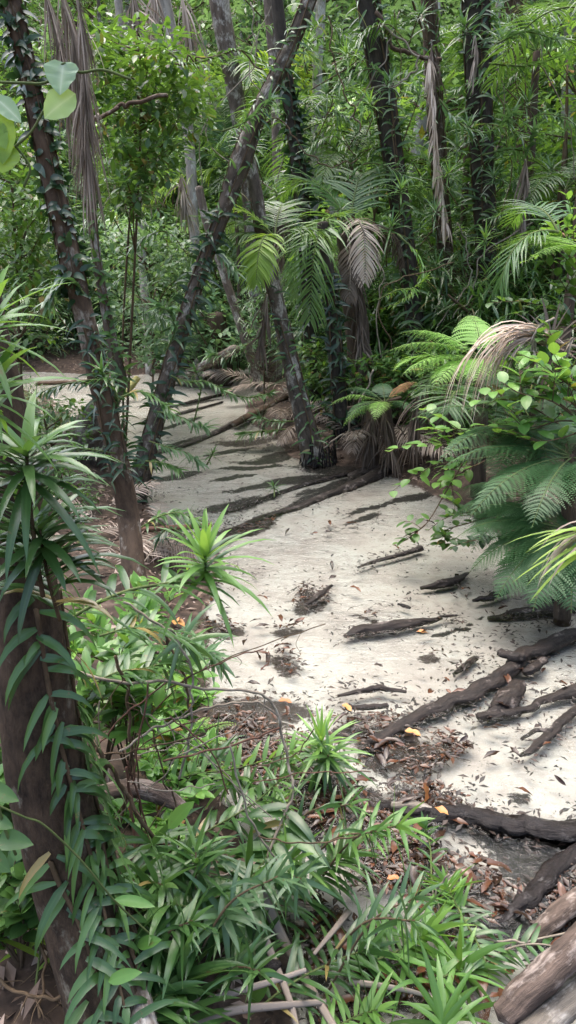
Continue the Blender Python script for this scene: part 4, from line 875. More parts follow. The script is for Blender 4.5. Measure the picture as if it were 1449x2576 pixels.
palm_at('feather_palm', 'half dead palm crown with one big green frond and one bleached frond hanging', 'palm', c,
        [dict(az=PI * 1.30, el=.65, L=2.1, curl=7.5, leafL=.8, leafW=.034, n=36, ldroop=1.6, hang=.05, mat='palm_gloss', label='big glossy green hanging frond'),
         dict(az=PI * 1.1, el=.6, L=1.7, curl=6.5, leafL=.7, leafW=.04, n=36, ldroop=1.6, hang=.3, mat='palm_gloss'),
         dict(az=-1.25, el=.75, L=1.3, curl=7.5, leafL=.42, leafW=.028, n=30, ldroop=1.6, hang=.4, mat='bleached', label='bleached dead frond'),
         dict(az=PI * .8, el=1.1, L=1.6, curl=2.6, leafL=.7, leafW=.04, n=32, ldroop=1.3), dict(az=1.2, el=1.2, L=1.5, curl=2.4, leafL=.65, leafW=.04, n=30, ldroop=1.2),
         dict(az=.3, el=.8, L=1.3, curl=4, leafL=.5, leafW=.03, n=28, ldroop=2.2, hang=.8, mat='dead_dark', base=c - [0, 0, .15]), dict(az=-1.6, el=.3, L=1.2, curl=4.5, leafL=.4, leafW=.03, n=24, ldroop=2.2, hang=.9, mat='dead_dark', base=c - [0, 0, .25])])
c = at(690, 598, 10.0)
palm_at('feather_palm', 'slim palm crown with sunlit yellow green fronds beside the lichen spotted trunk', 'palm', c,
        [dict(az=PI * .98, el=.25, L=1.25, curl=1.5, leafL=.42, leafW=.032, n=32, ldroop=1.5, hang=.5), dict(az=PI * 1.38, el=.3, L=.95, curl=4.2, leafL=.42, leafW=.04, n=28, ldroop=1.4, mat='palm_lit', hang=.3, label='backlit yellow green frond'),
         dict(az=PI * .8, el=.6, L=1.2, curl=2, leafL=.45, leafW=.032, n=30, ldroop=1.2), dict(az=.2, el=.5, L=.9, curl=2, leafL=.4, leafW=.03, n=26, ldroop=1.4), dict(az=1.4, el=.9, L=1.1, curl=1.6, leafL=.42, leafW=.03, n=26),
         dict(az=PI * .93, el=.9, L=.95, curl=2, leafL=.36, leafW=.035, n=24, mat='palm_lit')])
c = at(585, 420, 19.6); g = c.copy(); g[2] = H(c[0], c[1])
palm_at('feather_palm', 'palm with pale shining fronds reaching out behind the slanting trunk', 'palm', c,
        [dict(az=PI * .98, el=.55, L=2.7, curl=1.9, leafL=.75, leafW=.055, n=34, ldroop=1.5, hang=.6, mat='strap_pale'), dict(az=PI * 1.04, el=-.05, L=2.4, curl=1.0, leafL=.95, leafW=.06, n=30, ldroop=1.3, hang=.4, mat='palm_lit'),
         dict(az=PI * .9, el=1.0, L=2.34, curl=2, leafL=.8, leafW=.055, n=30), dict(az=.5, el=.9, L=2.16, curl=1.8, leafL=.8, leafW=.055, n=30), dict(az=-.3, el=.4, L=2.16, curl=1.9, leafL=.8, leafW=.055, n=30), dict(az=2.0, el=1.2, L=2.16, curl=1.5, leafL=.8, leafW=.055, n=28)],
        trunk=([g - [0, 0, .2], (g + c) / 2 + [.1, .1, 0], c], [.06, .05, .045]))
c = at(612, 250, 21); g = c + [.1, .1, 0]; g[2] = H(g[0], g[1])
palm_at('feather_palm', 'palm with fine arching fronds below the mottled pinkish grey trunk', 'palm', c,
        [dict(az=PI * (.2 + .27 * k), el=.9 - .1 * (k % 3), L=2.6, curl=2.2, leafL=.9, leafW=.055, n=32, ldroop=1.4, mat='palm' if k % 3 else 'palm_lit') for k in range(7)], trunk=([g - [0, 0, .3], (g + c) / 2, c], [.08, .07, .06]))
for k, (px, py, Y, L, lab) in enumerate(((760, 330, 14.5, 1.9, 'tall palm with drooping fine fronds past the coated trunk'), (880, 420, 14, 1.7, 'dark green palm with spread fronds left of the very dark trunk'), (1010, 430, 15, 1.7, 'shaded palm half hidden by the tall very dark trunk'),
                                        (700, 470, 13.5, 1.4, 'small palm with light fronds between the slanting and coated trunks'), (1180, 200, 16, 1.8, 'palm crown hidden among leafy climbers on the slope'), (1500, 30, 10, 1.9, 'palm with long shining fronds in the top corner'),
                                        (1350, 130, 14, 1.8, 'palm with arching comb like fronds high on the slope'), (1420, 480, 13, 1.5, 'dim spreading palm at the edge of the slope'), (470, 330, 14.5, 1.3, 'small palm behind the leafy dark sapling'), (640, 560, 12.5, 1.3, 'low palm past the rough slanting trunk'))):
    while creek_dist(np.array([at(px, py, Y)[0]]), np.array([Y]))[0] < .6: Y *= 1.06; L *= 1.06
    c = at(px, py, Y); g = c + [.05, .05, 0]; g[2] = H(g[0], g[1]); dd = dict(n=28, ldroop=1.4)
    palm_at('feather_palm', lab.replace(' left of', ' beside'), 'palm', c, [dict(az=2.39996 * q + k, el=1.0 - .14 * q, L=L * (.85 + .3 * rng.random()), curl=2.1, leafL=.3 * L, leafW=.034, **dd) for q in range(7)], trunk=([g - [0, 0, .3], (g + c) / 2 + [.06, 0, 0], c], [.08, .07, .06]))
# the palm frond at the edge of the picture and its tree fern neighbour
c = at(1405, 585, 6.6)
palm_at('feather_palm', 'single palm frond hanging with parted leaflets above the withered rosette', 'palm', c, [dict(az=PI * 1.05, el=.2, L=.75, curl=3.6, leafL=.40, leafW=.02, n=34, ldroop=.9, hang=.35, mat='palm'), dict(az=PI * .6, el=.8, L=.8, curl=2, leafL=.35, leafW=.022, n=26)])
c = at(1500, 640, 6.8); g = c.copy(); g[2] = H(c[0], c[1])
palm_at('tree_fern', 'light green tree fern spreading in from the edge of the picture above a palm frond', 'tree fern', c,
        [dict(az=PI * (.95 + .12 * k), el=.35 - .05 * k, L=.95, curl=1.0, W=.5, n=18, m=13, fern=True, mat='fern_bright') for k in range(-2, 3)] + [dict(az=a_, el=.6, L=.9, curl=1.2, W=.45, n=16, m=10, fern=True, mat='fern_bright') for a_ in (0, 1, 5)], trunk=([g - [0, 0, .3], c], [.07, .06]))
# tree ferns by the water
c = at(968, 1015, 9.6); g = on_z(1000, 1180, .05)
palm_at('tree_fern', 'small tree fern with lacy green fronds and one curled brown frond over a brown stump', 'tree fern', c,
        [dict(az=PI * a_, el=e_, L=L_, curl=1.7, W=.40, n=17, m=11, fern=True, mat=m_, label=lb_) for a_, e_, L_, m_, lb_ in ((1.02, .45, .85, 'fern_bright', None), (1.2, .3, .75, 'fern', None), (.8, .6, .8, 'fern', None), (1.4, .35, .7, 'fern_bright', None), (1.1, .05, .7, 'fern_bright', None), (.1, .9, .62, 'rust', 'curled rusty brown frond'), (.5, .8, .6, 'fern', None), (1.75, .4, .5, 'fern', None)) if (m_ in M or M.setdefault(m_, leaf_mat('rusty_fern_pinnule', (.16, .07, .02), (.30, .15, .05), (.42, .24, .09), (.4, .2, .05), .7, .2)))],
        trunk=([g - [0, 0, .1], (g + c) / 2 + [-.03, 0, .02], c - [0, 0, .02]], [.10, .085, .075]))
stp = MB(); b0 = at(930, 1120, 9.9); b0[2] = H(b0[0], b0[1]); tp = at(945, 1022, 9.9)
tube(stp, [b0 - [0, 0, .2], (b0 + tp) / 2, tp], [.13, .11, .12], n=14, sides=11, rough=.2); tube(stp, [tp + [-.38, 0, -.03], tp + [0, 0, .03], tp + [.35, .1, .1]], [.03, .04, .025], n=10, sides=7, rough=.2)
single('tree_stump', stp, M['fibre'], 'broken brown stump with a cross stick behind the lacy tree fern', 'stump')
c = at(1215, 905, 8.4); g = c + [.1, .1, 0]; g[2] = H(g[0], g[1])
palm_at('tree_fern', 'bright green tree fern lit from above, with combed fronds arching over the bank', 'tree fern', c,
        [dict(az=PI * a_, el=e_, L=L_, curl=1.15, W=.78, n=17, m=14, fern=True, mat='fern_bright', pd=.8) for a_, e_, L_ in ((1.0, .45, 1.15), (1.12, .25, 1.1), (1.25, .15, 1.0), (.85, .6, 1.1), (1.4, .2, .9), (.5, .8, 1.0), (0, .7, 1.0), (1.7, .3, .9))], trunk=([g - [0, 0, .3], c], [.09, .08]))
c = at(1050, 880, 8.8)
palm_at('feather_palm', 'bright little palm frond fanning out above the bright tree fern', 'palm', at(1180, 925, 8.7), [dict(az=PI * .97, el=.45, L=.85, curl=1.2, leafL=.36, leafW=.026, n=24, mat='fern_bright'), dict(az=PI * 1.15, el=.1, L=.75, curl=1.3, leafL=.34, leafW=.026, n=22, mat='palm')])
c = at(1150, 985, 7.4)
palm_at('feather_palm', 'small fan shaped palm leaf facing the stream under the bright tree fern', 'palm', c, [dict(az=PI * 1.35, el=.15, L=.34, curl=2.2, leafL=.46, leafW=.022, n=20, ldroop=.9, hang=-.05, mat='palm')])
DF = [((1345, 1075, 6.2), 'big dark tree fern with broad combed fronds under the glossy shrub', [(1.0, .45, 1.15), (1.15, .2, 1.1), (.9, .7, 1.0), (1.3, .05, 1.0), (1.45, .1, .9), (1.65, .2, .9), (.6, .7, 1), (1.9, .3, .9), (.2, .6, 1)], 'fern'),
      ((1440, 1150, 5.6), 'dark tree fern with layered fronds at the edge of the picture', [(1.0, .3, 1.1), (1.15, .05, 1.1), (.85, .5, 1.0), (1.3, .0, .95), (1.5, .1, .9), (1.7, .2, .8), (.5, .6, .9)], 'fern'),
      ((1420, 1330, 5.2), 'shaded fern hanging low over the sand below the dark tree ferns', [(1.0, -.1, .8), (1.15, -.3, .8), (.9, .2, .85), (1.3, -.35, .75), (1.45, -.4, .7), (.8, .4, .8), (1.6, -.2, .6)], 'fern'),
      ((1330, 1250, 6.0), 'shaded fern in the hollow behind the hanging fern', [(1.0, .1, .7), (1.2, -.1, .8), (1.4, -.2, .7), (.8, .3, .7), (1.6, .1, .6)], 'fern')]
for (px, py, Y), lab, fr, m_ in DF:
    c = at(px, py, Y); g = c + [.15, .15, 0]; g[2] = H(g[0], g[1])
    palm_at('tree_fern', lab, 'tree fern', c, [dict(az=PI * a_, el=e_, L=L_, curl=1.25, W=.62, n=20, m=15, fern=True, mat=m_, pd=.6) for a_, e_, L_ in fr], trunk=([g - [0, 0, .2], c], [.07, .06]))
# glossy broad leaved shrub and its sprays over the water
def leafy_branch(lbl, paths, Y, leafL, leafW, n, mat, name='glossy_shrub', cat='shrub', sub=3, r=.008, droop=.5, stem='stem', planar=.75):
    root = at(*paths[0][0], Y); t = thing(name, lbl, cat, root); fm, sm = MB(), MB()
    for pth in paths:
        p = px_path(pth, [Y + rng.normal(0, .08) for _ in pth]); q, T = tube(sm, p, [r, r * .7, r * .4], n=16, sides=5)
        for k in range(sub):
            i = int(3 + 12 * (k + rng.random()) / sub); d = nrm(T[min(i, 15)] + rng.normal(0, .7, 3)); e = q[min(i, 15)] + d * leafL * (1.5 + 1.5 * rng.random())
            w_, T2 = tube(sm, [q[min(i, 15)], (q[min(i, 15)] + e) / 2 + [0, 0, .02], e], [r * .5, r * .3], n=6, sides=4); spray(fm, w_, T2, max(4, n // 2), leafL, leafW, .15, droop, .15, .5, .3, 'broad', 5, planar)
        spray(fm, q, T, n, leafL, leafW, .2, droop, .15, .45, .25, 'broad', 5, planar)
    part(t, 'stem', sm, M[stem]); part(t, 'foliage', fm, M[mat]); return t
leafy_branch('glossy shrub with rounded light leaves over the dark tree fern', [[(1460, 1060), (1390, 1010), (1310, 990), (1260, 960)], [(1460, 1060), (1400, 1060), (1330, 1080), (1290, 1050)], [(1470, 1000), (1420, 960), (1360, 930)], [(1470, 1080), (1420, 1100), (1360, 1110), (1300, 1100)], [(1470, 1040), (1430, 1000), (1440, 940)]], 5.6, .165, .085, 7, 'broad_bright')
leafy_branch('darker inner branches of a glossy shrub beside the withered frond', [[(1440, 1090), (1330, 1020), (1250, 1000)], [(1440, 1040), (1350, 970), (1280, 930)], [(1460, 950), (1390, 900), (1330, 890)]], 6.0, .16, .08, 12, 'broad')
leafy_branch('glossy leaved twigs hanging out over the stream below the little fan palm', [[(1240, 1120), (1160, 1130), (1090, 1110), (1040, 1125)], [(1230, 1150), (1160, 1160), (1090, 1170), (1050, 1200)], [(1230, 1100), (1150, 1080), (1100, 1090)], [(1220, 1160), (1160, 1190), (1120, 1230)]], 6.6, .15, .085, 8, 'broad_bright', 'glossy_twigs', 'shrub', 3)
leafy_branch('drooping bare twig ending in a few shiny leaves above the sand', [[(1185, 1130), (1120, 1240), (1070, 1320), (1015, 1350)], [(1070, 1320), (1040, 1345), (1010, 1365)]], 6.2, .12, .06, 5, 'broad', 'glossy_twigs', 'shrub', 1)
leafy_branch('low shaded sprig with rounded leaves lying over the sand by the ferns', [[(1260, 1290), (1200, 1310), (1130, 1330), (1090, 1350)], [(1260, 1300), (1210, 1350), (1150, 1365), (1100, 1370)], [(1240, 1280), (1170, 1290), (1120, 1300)]], 6.2, .12, .06, 10, 'broad', 'shaded_sprig', 'shrub', 2)
leafy_branch('row of dark rounded leaves on a sprig under the ferns', [[(1320, 1330), (1250, 1350), (1190, 1360), (1140, 1375)]], 5.6, .11, .05, 18, 'vine', 'shaded_sprig', 'shrub', 0)
leafy_branch('young light green shrub near the edge of the picture above the fern', [[(1450, 720), (1430, 640), (1405, 560)], [(1450, 700), (1445, 620), (1440, 550)], [(1450, 680), (1420, 620), (1385, 600)]], 7.4, .13, .065, 10, 'broad_bright', 'young_shrub', 'shrub', 3)
leafy_branch('glossy shrub behind the withered rosette', [[(1470, 830), (1420, 790), (1370, 770), (1320, 760)], [(1470, 850), (1430, 820), (1380, 815)], [(1470, 790), (1440, 740), (1400, 720)]], 7.0, .15, .07, 12, 'broad', 'glossy_shrub', 'shrub', 3)
M['dead_brown'] = leaf_mat('brown_grey_dead_frond', (.09, .068, .05), (.19, .15, .115), (.34, .28, .23), (.2, .15, .1), .75, .15, .2, rib=.1)
# hanging dead fronds
def dead_hanging(lbl, pts, Y, L, n, W=.02, mat='dead', spread=.35, name='dead_frond', r=.012, droop=2.4):
    p = px_path(pts, Y); fm, sm = MB(), MB(); q, T = tube(sm, p, [r, r * .8, r * .4], n=24, sides=5)
    spray(fm, q, T, n, L, W, .02, droop, -.5, .9, .2, 'strap', 5, 1.0) if spread > .5 else None
    if spread <= .5:
        u = np.sort(rng.random(n)) * 22; i = u.astype(int); P = q[i]; D = nrm(T[i] * .8 + rng.normal(0, spread * 1.7, (n, 3)) + [0, 0, -.55]); leaves(fm, P, D, rng.normal(0, 1, (n, 3)), L * (.6 + .7 * rng.random(n)), W * (.7 + .6 * rng.random(n)), droop, 'strap', 5, .5)
    t = thing(name, lbl, 'dead frond', p[0]); part(t, 'rachis', sm, M['stem_pale']); part(t, 'leaflets', fm, M[mat]); return t
dead_hanging('long bleached dead frond hanging straight down in front of the slim grey trunk', [(1080, 150), (1090, 270), (1100, 400), (1112, 500), (1126, 590)], 11.6, .34, 170, .030, 'bleached', .16)
dead_hanging('short dead frond tip hanging from a leafy star shaped climber', [(1195, 90), (1198, 130), (1190, 185)], 11.8, .28, 40, .022, spread=.16)
dead_hanging('brown withered leaves hanging below the pale climber spray by the edge', [(1322, 400), (1325, 460), (1312, 560)], 12, .5, 60, .03, 'dead', .2)
dead_hanging('dark shaggy dead leaves on the fibrous stem of the slope', [(1172, 690), (1178, 760), (1184, 850)], 13.3, .6, 60, .03, 'dead_dark', .25)
dead_hanging('dry brown leaves hanging along the bent bough of the very dark trunk', [(1085, 100), (1088, 160), (1080, 240)], 12.2, .5, 50, .03, 'dead_dark', .25)
for k, (lbl, pts, Y, L, n) in enumerate((('thick shaggy dead palm frond hanging beside the bending trunk', [(150, -30), (185, 100), (205, 230), (216, 340), (222, 390)], 6.6, .62, 240), ('ragged dead frond hanging from the top behind the heart shaped leaf', [(110, -30), (140, 60), (160, 150), (180, 260)], 6.9, .6, 130),
                                        ('outer strands of a dead frond falling past the thin dark trunk', [(190, -30), (208, 80), (214, 200), (218, 300)], 6.5, .5, 110))): dead_hanging(lbl, pts, Y, L, int(n * .7), .014, 'dead_brown', .15, r=.016)
for k, (lbl, pts, Y, L, n) in enumerate((('curtain of dry brown fronds at the top beside the pale blue green trunk', [(330, -40), (345, 40), (360, 130)], 15, 1.0, 90), ('second dry brown frond in the curtain at the top of the picture', [(385, -40), (395, 50), (410, 170)], 15.5, 1.0, 90),
                                        ('thin dry strands hanging past the pale blue green trunk', [(455, -20), (475, 60), (490, 170)], 15, .9, 50), ('dry thatch of dead leaves on the slope behind the pale fronds', [(455, 440), (460, 480), (470, 540)], 13, .5, 80),
                                        ('dead brown leaves hanging from the palm behind the coated trunk', [(700, 500), (705, 560), (700, 640)], 13, .6, 50), ('shaggy dead skirt hanging below the half dead palm crown', [(885, 620), (893, 700), (905, 800)], 11.3, .55, 90),
                                        ('second shaggy dead skirt low on the fibrous palm stem', [(900, 800), (910, 880), (925, 960)], 11.3, .6, 80), ('dead strands draped from the lichen spotted trunk', [(672, 740), (665, 800), (650, 880)], 10.1, .45, 40))): dead_hanging(lbl, pts, Y, L, n, .03, 'dead' if k < 4 else 'dead_dark', .22)
for a_ in (('shaggy dead fronds hanging under the lacy tree fern', [(962, 1015), (972, 1080), (985, 1150)], 9.5, .5, 70), ('shaggy dead strands on the broken brown stump', [(935, 1030), (935, 1080), (930, 1120)], 9.8, .4, 60), ('shaggy dead strands low on the fibrous palm stem', [(905, 930), (908, 1000), (912, 1060)], 11.2, .5, 60), ('brown dead strands in the shade beneath the bright green tree fern', [(1140, 940), (1130, 1010), (1110, 1090)], 8.6, .5, 80), ('withered strands hanging over the bank below the little fan palm', [(1060, 960), (1050, 1040), (1040, 1110)], 8.8, .5, 70)): dead_hanging(*a_, .022, 'dead_dark', .3)
c = at(1395, 868, 6.1)
t = thing('dead_frond', 'long withered palm frond arching over and trailing its dry blades to the stream bank', 'dead frond', c); fm, sm = MB(), MB()
D = nrm(np.array([-.8, -.1, .55]) + rng.normal(0, .12, (46, 3)) * [.6, .8, 1]); leaves(fm, c + rng.normal(0, .025, (46, 3)), D, np.array([0, -.5, 1]) + rng.normal(0, .3, (46, 3)), 1.3 * (.6 + .45 * rng.random(46)), .024, 5.5 * (.75 + .4 * rng.random(46)), 'strap', 14, .5)
tube(sm, [c + [.5, .1, -.1], c + [.2, .03, -.02], c + [-.15, 0, .05]], [.02, .016, .008], n=12, sides=6); part(t, 'rachis', sm, M['stem_pale']); part(t, 'leaflets', fm, M['bleached'])
t = thing('withered_rosette', 'dark withered rosette of stiff spiky blades behind the glossy shrub', 'pandan', at(1385, 850, 6.4)); fm = MB(); rosette(fm, at(1385, 850, 6.4), (-.25, -.2, 1), 40, .5, .03, .7, (20, 125)); part(t, 'foliage', fm, M['dead_dark'])
for lbl, pts in (('dry drooping blade ending in a hook beside the glossy shrub', [(1395, 800), (1350, 830), (1340, 900), (1338, 960)]), ('second dry drooping blade at the edge of the picture', [(1440, 850), (1430, 870), (1425, 930), (1440, 1000)])):
    dead_hanging(lbl, pts, 6.0, .2, 14, .02, 'dead', .2)

# climbing pandans: star shaped heads and arching sprays over the slope
def star(lbl, hx, hy, Y, Lpx, n=22, stem=None, mat='strap_pale', ns=0, W=.085, droop=1.3, grp=None):
    s = Y * 1.03 / FPX; L = Lpx * s; st = stem or [(hx + rng.normal(0, 40), hy + 70 + 50 * rng.random()), (hx + rng.normal(0, 14), hy + 25)]
    p = px_path(st + [(hx, hy)], [Y + .35, Y + .1, Y][-len(st) - 1:] if len(st) <= 2 else [Y] * (len(st) + 1))
    return pandan_spray(lbl, p, L, L * W, ns, n, mat, 'stem', grp, r=.007 * Y / 10, droop=droop, axis=nrm(p[-1] - p[-2] + [0, -.1, .35]))
star('tuft of pale narrow climber leaves where the lichen spotted trunk meets the slanting one', 622, 350, 10.1, 60, 34, None, 'strap_pale', 10)
GST = 'star shaped climber heads on the slope'
for k, (x, y, Lp) in enumerate([(985, 200, 55), (1168, 60, 62), (1150, 365, 48), (1000, 325, 50), (1178, 315, 46), (985, 565, 60), (1095, 525, 46), (1130, 430, 44), (1045, 610, 46), (1182, 725, 46), (1165, 655, 46), (1222, 595, 50), (880, 838, 46), (1000, 690, 44), (700, 480, 40), (930, 255, 46),
                               (1055, 235, 40), (1245, 760, 44), (1120, 770, 40), (1292, 565, 50), (1385, 420, 50), (1330, 250, 50), (1262, 90, 52), (870, 130, 46), (820, 230, 46), (1100, 660, 44), (900, 330, 44), (1010, 470, 46), (1240, 440, 46), (860, 520, 40), (740, 560, 36), (1310, 690, 44), (940, 470, 44), (1350, 60, 50), (1060, 30, 44), (770, 110, 40)]):
    star('narrow leaved climber head spread like a star on the slope', x, y, 11.2 + 1.8 * rng.random(), Lp, 22, None, ['strap_pale', 'strap', 'strap_pale', 'strap_bright'][k % 4], 8, grp=GST)
def arch(lbl, pts, Y, Lpx, n, nros, mat='strap', W=.16, lift=-.1, droop=1.3, stem='stem_green', r=.006):
    s = (Y if not hasattr(Y, '__len__') else Y[0]) * 1.04 / FPX; L = Lpx * s
    return pandan_spray(lbl, px_path(pts, Y), L, L * W, n, nros, mat, stem, r=r * (Y if not hasattr(Y, '__len__') else Y[0]) / 5, droop=droop, lift=lift)
for a in (('long arching climber with leaves hanging like a comb below the mottled pinkish trunk', [(425, 130), (470, 160), (540, 145), (600, 125), (680, 165)], 8, 38, 44, 0, 'strap'),
          ('arching pale climber spray across the straight clad trunk', [(1105, 250), (1150, 305), (1210, 335), (1262, 312), (1290, 285)], 11.6, 46, 40, 14, 'strap_pale'),
          ('level climber spray ending in an upright tuft near the edge', [(1215, 390), (1280, 375), (1325, 375), (1345, 325)], 11.6, 48, 34, 18, 'strap_pale'),
          ('curved climber hanging in a bow with short leaves on the dim slope', [(1000, 590), (1050, 640), (1062, 690), (1030, 740), (985, 770)], 10.8, 30, 44, 0, 'strap_bright'),
          ('low climber bow with yellow green leaves above the bright tree fern', [(950, 755), (1000, 730), (1040, 725), (1070, 700)], 10.6, 34, 34, 8, 'strap_bright'),
          ('comb like climber spray in the top corner', [(1250, 110), (1320, 80), (1400, 100)], 11, 46, 40, 8, 'strap_pale'), ('dark climber spray under the comb like one in the top corner', [(1230, 160), (1330, 165), (1440, 130)], 11.4, 42, 40, 0, 'strap'),
          ('blue green climber spray lying over the slanting rough trunk', [(560, 330), (610, 310), (650, 280), (680, 250)], 8, 46, 34, 10, 'strap_pale'), ('leafy spray hanging behind the broken bark of the slanting trunk', [(480, 640), (520, 610), (560, 640), (590, 680)], 9, 50, 34, 10, 'strap_pale'),
          ('comb like spray leaning out from the bending trunk at mid height', [(215, 745), (185, 705), (150, 715), (125, 755)], 5.6, 72, 34, 8, 'strap_pale'), ('dark hanging comb spray out from the bending trunk toward the bushy edge', [(268, 955), (215, 958), (150, 970), (95, 990)], 5.4, 52, 36, 0, 'vine'),
          ('bright rosette tipped spray on the bending trunk above the mottled foot', [(300, 1010), (285, 975), (262, 950), (255, 930)], 5.3, 60, 10, 18, 'strap'), ('fan of dark leaves below the mottled foot of the thin trunk', [(290, 1140), (220, 1130), (150, 1120), (110, 1150)], 5.6, 62, 40, 10, 'vine'),
          ('pale feathery spray out of the slanting trunk above the stream', [(420, 880), (440, 830), (430, 790), (400, 770)], 8, 62, 34, 16, 'strap_pale'), ('feathery spray reaching from the slanting trunk over the far stream', [(430, 945), (470, 960), (520, 960), (560, 980)], 8, 36, 34, 10, 'strap'),
          ('leafy spray standing out from the slanting trunk at its middle', [(395, 1035), (440, 1045), (490, 1065), (520, 1075)], 7.9, 46, 36, 10, 'strap_pale'), ('drooping spray on the lower slanting trunk above still water', [(375, 1110), (420, 1125), (470, 1140), (500, 1160)], 7.8, 46, 34, 10, 'strap_pale'),
          ('lowest feathery spray from the slanting trunk', [(365, 1160), (410, 1165), (450, 1180)], 7.7, 44, 26, 10, 'strap'), ('spray of thin leaves crossing behind the bending trunk', [(300, 1000), (350, 985), (390, 1000), (420, 1030)], 7.2, 52, 30, 10, 'strap'),
          ('dark feathery spray low over the water beside the bending trunk', [(350, 1330), (400, 1300), (450, 1290), (490, 1310)], 6.2, 52, 44, 14, 'strap'), ('dark trailing spray on the reddish log', [(520, 1330), (470, 1345), (430, 1330), (400, 1350)], 6.0, 44, 36, 10, 'vine'),
          ('deep green comb spray on the stout fallen trunk', [(640, 860), (590, 880), (555, 895), (530, 890)], 16.5, 48, 40, 12, 'strap_pale'), ('leafy twig springing from the far stream bed', [(480, 1090), (500, 1010), (505, 965), (490, 930)], 9.5, 40, 14, 14, 'strap'),
          ('small weed tuft growing in the middle of the stream', [(690, 1250), (690, 1230), (688, 1222)], 8.7, 26, 0, 16, 'strap'), ('tuft of narrow leaves under water past the slanting trunk', [(520, 1170), (530, 1150), (535, 1140)], 10, 30, 4, 12, 'strap'),
          ('feathery spray beside the mossy log on the litter bank', [(560, 985), (620, 1000), (680, 990)], 13, 40, 34, 10, 'strap_pale'), ('grassy spray on the bank edge beyond the mossy log', [(720, 1080), (660, 1085), (610, 1090)], 11.2, 40, 34, 14, 'strap'),
          ('second grassy spray at the waterline of the litter bank', [(740, 1060), (690, 1060), (650, 1050)], 11.4, 40, 30, 14, 'strap_pale')): arch(*a)
GA = 'arching climber sprays hanging on the slope'; r_ = np.random.default_rng(303)
for k in range(64):
    hx, hy = (620 + 830 * r_.random(), 20 + 760 * r_.random()) if k < 46 else (20 + 420 * r_.random(), 420 + 420 * r_.random()); Y = 11.8 + 3 * r_.random() if k < 46 else 10 + 4 * r_.random(); sg = r_.choice([-1, 1]); w_ = 60 + 70 * r_.random()
    if creek_dist(np.array([at(hx, hy, Y)[0]]), np.array([Y]))[0] < .5 and k < 46: continue
    Lm = (.30 + .12 * r_.random()); o = pandan_spray('narrow leaved climber spray arching out among the trees of the slope', px_path([(hx - sg * w_, hy + 30 + 40 * r_.random()), (hx - sg * w_ * .5, hy - 6), (hx, hy), (hx + sg * w_ * .35, hy + 24)], Y), Lm, Lm * .085, 40, 10, ['strap_pale', 'strap', 'strap_pale'][k % 3], 'stem', GA, .008, 1.6, -.05)
GL2 = 'thin pale lianas hanging in the forest'
for k in range(16):
    hx, Y = 60 + 1340 * r_.random(), 12 + 4 * r_.random(); y0 = -60 + 200 * r_.random()
    liana('thin pale liana hanging loosely among the trees of the slope', [(hx, y0), (hx + r_.normal(0, 25), y0 + 160), (hx + r_.normal(0, 40), y0 + 330), (hx + r_.normal(0, 50), y0 + 480)], Y, .006 + .006 * r_.random(), ['stem_pale', 'stem'][k % 2], grp=GL2)
# dead fronds fallen on the litter bank
dfm, drm = MB(), MB(); frond(dfm, drm, (0, 0, .05), 0, .25, 1.5, .9, .5, .028, 26, 1.2, .3)
t = thing('fallen_frond', 'dry fallen palm frond in the brown litter of the bank', 'dead frond', group='dry fallen fronds on the banks'); part(t, 'leaflets', dfm, M['dead']); part(t, 'rachis', drm, M['stem_pale']); S_ = Stock(t)
for px, py in ((720, 985), (700, 1020), (740, 1010), (690, 960), (760, 1040), (730, 940), (700, 1070), (780, 1000), (660, 985), (640, 960), (750, 1090), (860, 960), (930, 900), (1000, 860), (1080, 830), (1130, 850), (800, 900), (820, 930), (1010, 1130), (960, 1100), (900, 1060), (250, 1330), (290, 1380), (380, 1380), (400, 1400), (360, 1440), (270, 1300), (230, 1370), (420, 1380), (390, 1340)):
    g = ground(px, py); s = .8 if g[1] > 8 else .42
    S_.put(g + [0, 0, .06], (rng.normal(0, .3), rng.normal(-.1, .25), rng.random() * 6.28), s * (.7 + .5 * rng.random()))

dfm, drm = MB(), MB(); frond(dfm, drm, (0, 0, .05), 0, .3, 1.3, 1.3, .42, .03, 24, 1.6, .4)
t = thing('fallen_frond', 'dark rotting palm frond on the shaded ground behind the stream edge', 'dead frond', group='dark rotting fronds on the shaded bank'); part(t, 'leaflets', dfm, M['dead_brown']); part(t, 'rachis', drm, M['stem']); S2 = Stock(t)
r_ = np.random.default_rng(61)
for k in range(46):
    px, py = ((750 + 340 * r_.random(), 840 + 300 * r_.random()) if k < 34 else (640 + 140 * r_.random(), 930 + 170 * r_.random())); g = ground(px, py)
    if creek_dist(g[:1], g[1:2])[0] < .1: continue
    S2.put(g + [0, 0, .05], (rng.normal(0, .35), rng.normal(-.15, .3), rng.random() * 6.28), .45 + .35 * rng.random())
